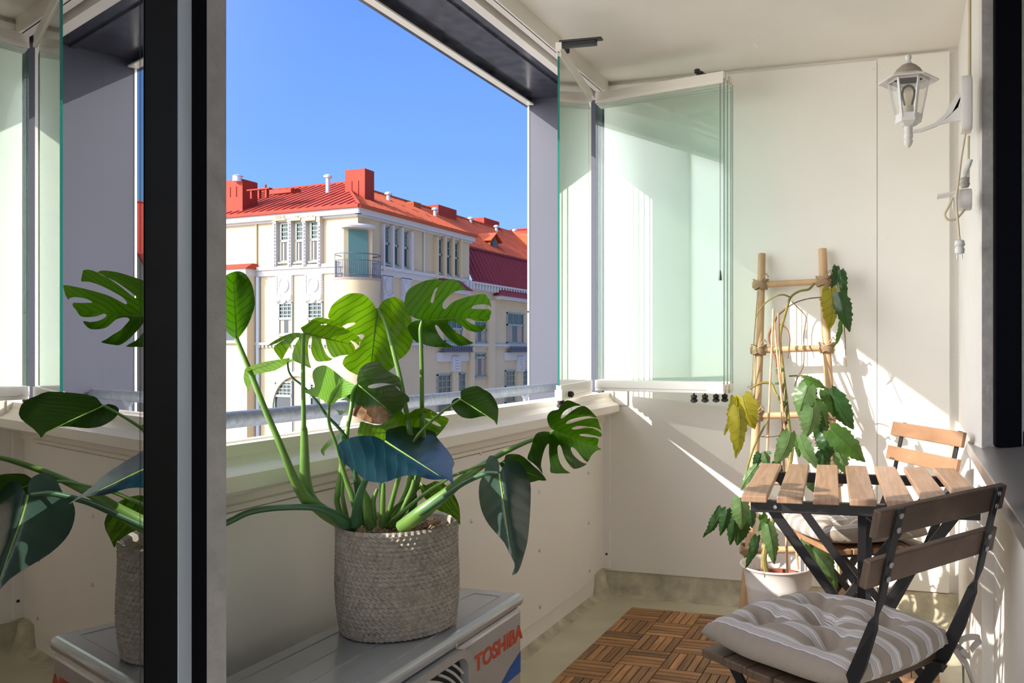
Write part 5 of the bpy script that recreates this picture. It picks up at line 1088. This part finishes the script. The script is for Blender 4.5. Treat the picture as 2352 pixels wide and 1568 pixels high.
# second facade part: bays with maroon roofs
for rx, wx, cx0, ex in (((991, 1066), [(1002.5, 1034, 859, 950), (1053, 1067, 856, 950), (1020, 1060, 735, 785)], (1034, 1051), (1009, 1074)), ((1132, 1214), [(1159, 1181, 850, 924), (1199, 1211, 849, 920), (1163, 1201, 719, 788)], (1185, 1199.5), (1163, 1216))):
    s0, s1, z0, z1 = prect('B', rx[0], rx[1], 684 if rx[0] > 1100 else 664, 800)
    b_ = MB(); b_.hexa([G0+fb*a+nB*c+UP*z1 for a, c in ((s0, 0), (s1, 0), (s1, .62), (s0, .62))]+[G0+fb*a+nB*c+UP*(z1+.62) for a, c in ((s0+.7, 0), (s1-.7, 0), (s1-.9, .1), (s0+.9, .1))]); b_.build('bay_roof', M_maroon, bd)
    b_ = MB(); fbox(b_, 'B', s0+.1, s1-.1, z1-.22, z1, 0, .5); b_.build('bay_cornice', M_orn, bd)
    e0, e1, _, _ = prect('B', ex[0], ex[1], 799, 809); zz = sz('B', (ex[0]+ex[1])/2, 809)[1]
    b_ = MB(); fbox(b_, 'B', e0, e1, zz, zz+.06, 0, .4); fbox(b_, 'B', e0, e1, zz+.3, zz+.36, .3, .4)
    for i in range(16): fbox(b_, 'B', e0+(e1-e0)*i/16, e0+(e1-e0)*(i+.6)/16, zz+.06, zz+.3, .32, .38)
    b_.build('balustrade', M_iron, bd)
    b_ = MB(); fbox(b_, 'B', e0-.3, e1, zz-.5, zz, 0, .1); b_.build('frieze', M_orn, bd)
    strip('B', cx0[0], cx0[1], 818, 853, .2, M_orn, 'capital', orn=1); strip('B', cx0[0]+2, cx0[1]-2, 853, 1000, .14)
    for i, q in enumerate(wx): window('B', *q, 3 if i < 2 else 1, 3, .5 if i < 2 else .4, cur=(i == 2))
window('B', 1087, 1115, 737, 787, 1, 2, .4, cur=True); window('B', 1088, 1114, 810, 865, 1, 2, .2, cur=True)
strip('B', 1118, 1131, 690, 1100, .2); strip('B', 1074, 1084, 690, 1100, .2)
# roof furniture
def rbox(x, y, d, wa, wb, h, m, name='chimney', cap=True):
    c = at(x, y, d); b_ = MB(); b_.obox(c+fa*wa/2+fb*wb/2+UP*(h/2-.6), fa, fb, UP, wa/2, wb/2, h/2+.6)
    if cap: b_.obox(c+fa*wa/2+fb*wb/2+UP*(h*.86), fa, fb, UP, wa/2-.05, wb/2-.05, h*.14+.02)
    for k in (.33, .66): b_.obox(c+fa*wa*k-fb*.0+UP*(h*.3), fa, fb, UP, .02, .03, h*.3)
    return b_.build(name, m, bd)
rbox(838, 452, 41.2, 1.27, .75, 1.42, M_roof); rbox(557, 450, 41.5, 1.3, 1.0, .85, M_roof)
rbox(1007, 492, 52.5, .85, 2.2, .62, M_roof); rbox(1112, 522, 62, 1.0, 2.4, .75, M_roof); rbox(950, 472, 49, .5, .8, .25, M_roofo, 'roof_hatch', False)
for x, y, d in ((753, 420, 41.5), (892, 458, 46), (999, 492, 51), (1081, 512, 57), (1140, 530, 60), (1182, 538, 66)):
    c = at(x, y, d); MB().lathe([(.10, -.5), (.10, .22), (.2, .26), (.2, .36), (.1, .42), (0, .42)], c, 12).build('vent_pipe', M_zinc, bd, smooth=True)
c = at(545, 412, 41.5); MB().lathe([(.22, -.1), (.22, .15), (.28, .17), (0, .26)], c, 12).build('vent_pipe', M_zinc, bd, smooth=True)
c = at(655, 440, 40.5); MB().obox(c, fa, (fb+UP*.15).normalized(), UP, .7, .35, .09).build('roof_hatch', M_roof, bd)
b_ = MB(); c = at(596, 440, 40.8); b_.obox(c+UP*.1, fa, fb, UP, .75, .12, .03); [b_.obox(c+fa*k-UP*.12, fa, fb, UP, .05, .08, .2) for k in (-.5, 0, .5)]; b_.tube([at(610, 445, 41), at(610, 424, 41)], .05, 8); b_.build('roof_ladder', M_roof, bd)
# dormer
qd = onplane(1135, 568, P0+fa*1.9, fb); b_ = MB(); dw = 1.0
pr5 = [(-.55*dw, -.6), (.55*dw, -.6), (.55*dw, .35), (0, .85), (-.55*dw, .35)]
b_.rings([[qd+fb*a+UP*z for a, z in pr5], [qd+fb*a+UP*z+fa*3.2 for a, z in pr5]]); 
for k in (-1, 1): b_.bar(qd+fb*k*.36*dw+UP*.66+nB*.2, qd+fb*k*.36*dw+UP*.66+fa*3.2, .95, .05, fb*k*.62-UP*.5)
b_.build('dormer', M_roofo, bd)
b_ = MB(); b_.rings([[qd+nB*.03+fb*a*.62+UP*(z*.62+.06) for a, z in pr5], [qd+nB*.05+fb*a*.62+UP*(z*.62+.06) for a, z in pr5]]); b_.build('dormer_window', M_wpane, bd)
# cross wing closing the roof and gabled house further down the street
b_ = MB(); g0 = G0+fb*22.5; 
b_.add([g0+nB*.3+UP*5.1, g0+fa*5+UP*10.3, g0+fb*4.1+fa*5+UP*10.3, g0+fb*4.1+nB*.3+UP*5.1, g0+fb*2.2+nB*.5+UP*9.2, g0+fb*2.2+fa*5+UP*10.3], [(0, 1, 5, 4), (4, 5, 2, 3), (0, 4, 3)]); b_.build('cross_roof', M_roofo, bd)
gh = empty('gabled_house', G0+fb*34+UP*ZG); tag(gh, 'cream gabled house further down the street, mirrored in the window leaf', 'building')
pr6 = [(-4.5, ZG), (4.5, ZG), (4.5, 7.0), (0, 11.5), (-4.5, 7.0)]; gc = G0+fb*33
b_ = MB(); b_.rings([[gc+fb*a+UP*z+nB*.6 for a, z in pr6], [gc+fb*a+UP*z+fa*9 for a, z in pr6]]); b_.build('wall', M_fac, gh)
b_ = MB()
for k in (-1, 1): b_.bar(gc+fb*k*2.35+UP*9.35+nB*1.0, gc+fb*k*2.35+UP*9.35+fa*9.4, 7.0, .14, fb*k-UP*1.0)
b_.build('roof', M_roof, gh)
for a, z in ((-2.4, 6.2), (0, 6.2), (2.4, 6.2), (-2.4, 3.2), (0, 3.2), (2.4, 3.2), (-2.4, .2), (0, .2), (2.4, .2)):
    o = MB().obox(gc+fb*a+nB*.63+UP*z, fb, nB, UP, .5, .05, .9).build('window', M_wfr, gh); MB().obox(gc+fb*a+nB*.69+UP*z, fb, nB, UP, .4, .02, .8).build('pane', M_wpane, o)
struct(MB().box(-60, 30, -30, 110, ZG-.2, ZG).build('ground', mat('street_paving', (.30, .28, .26), .9, var=.1, scale=.5)))
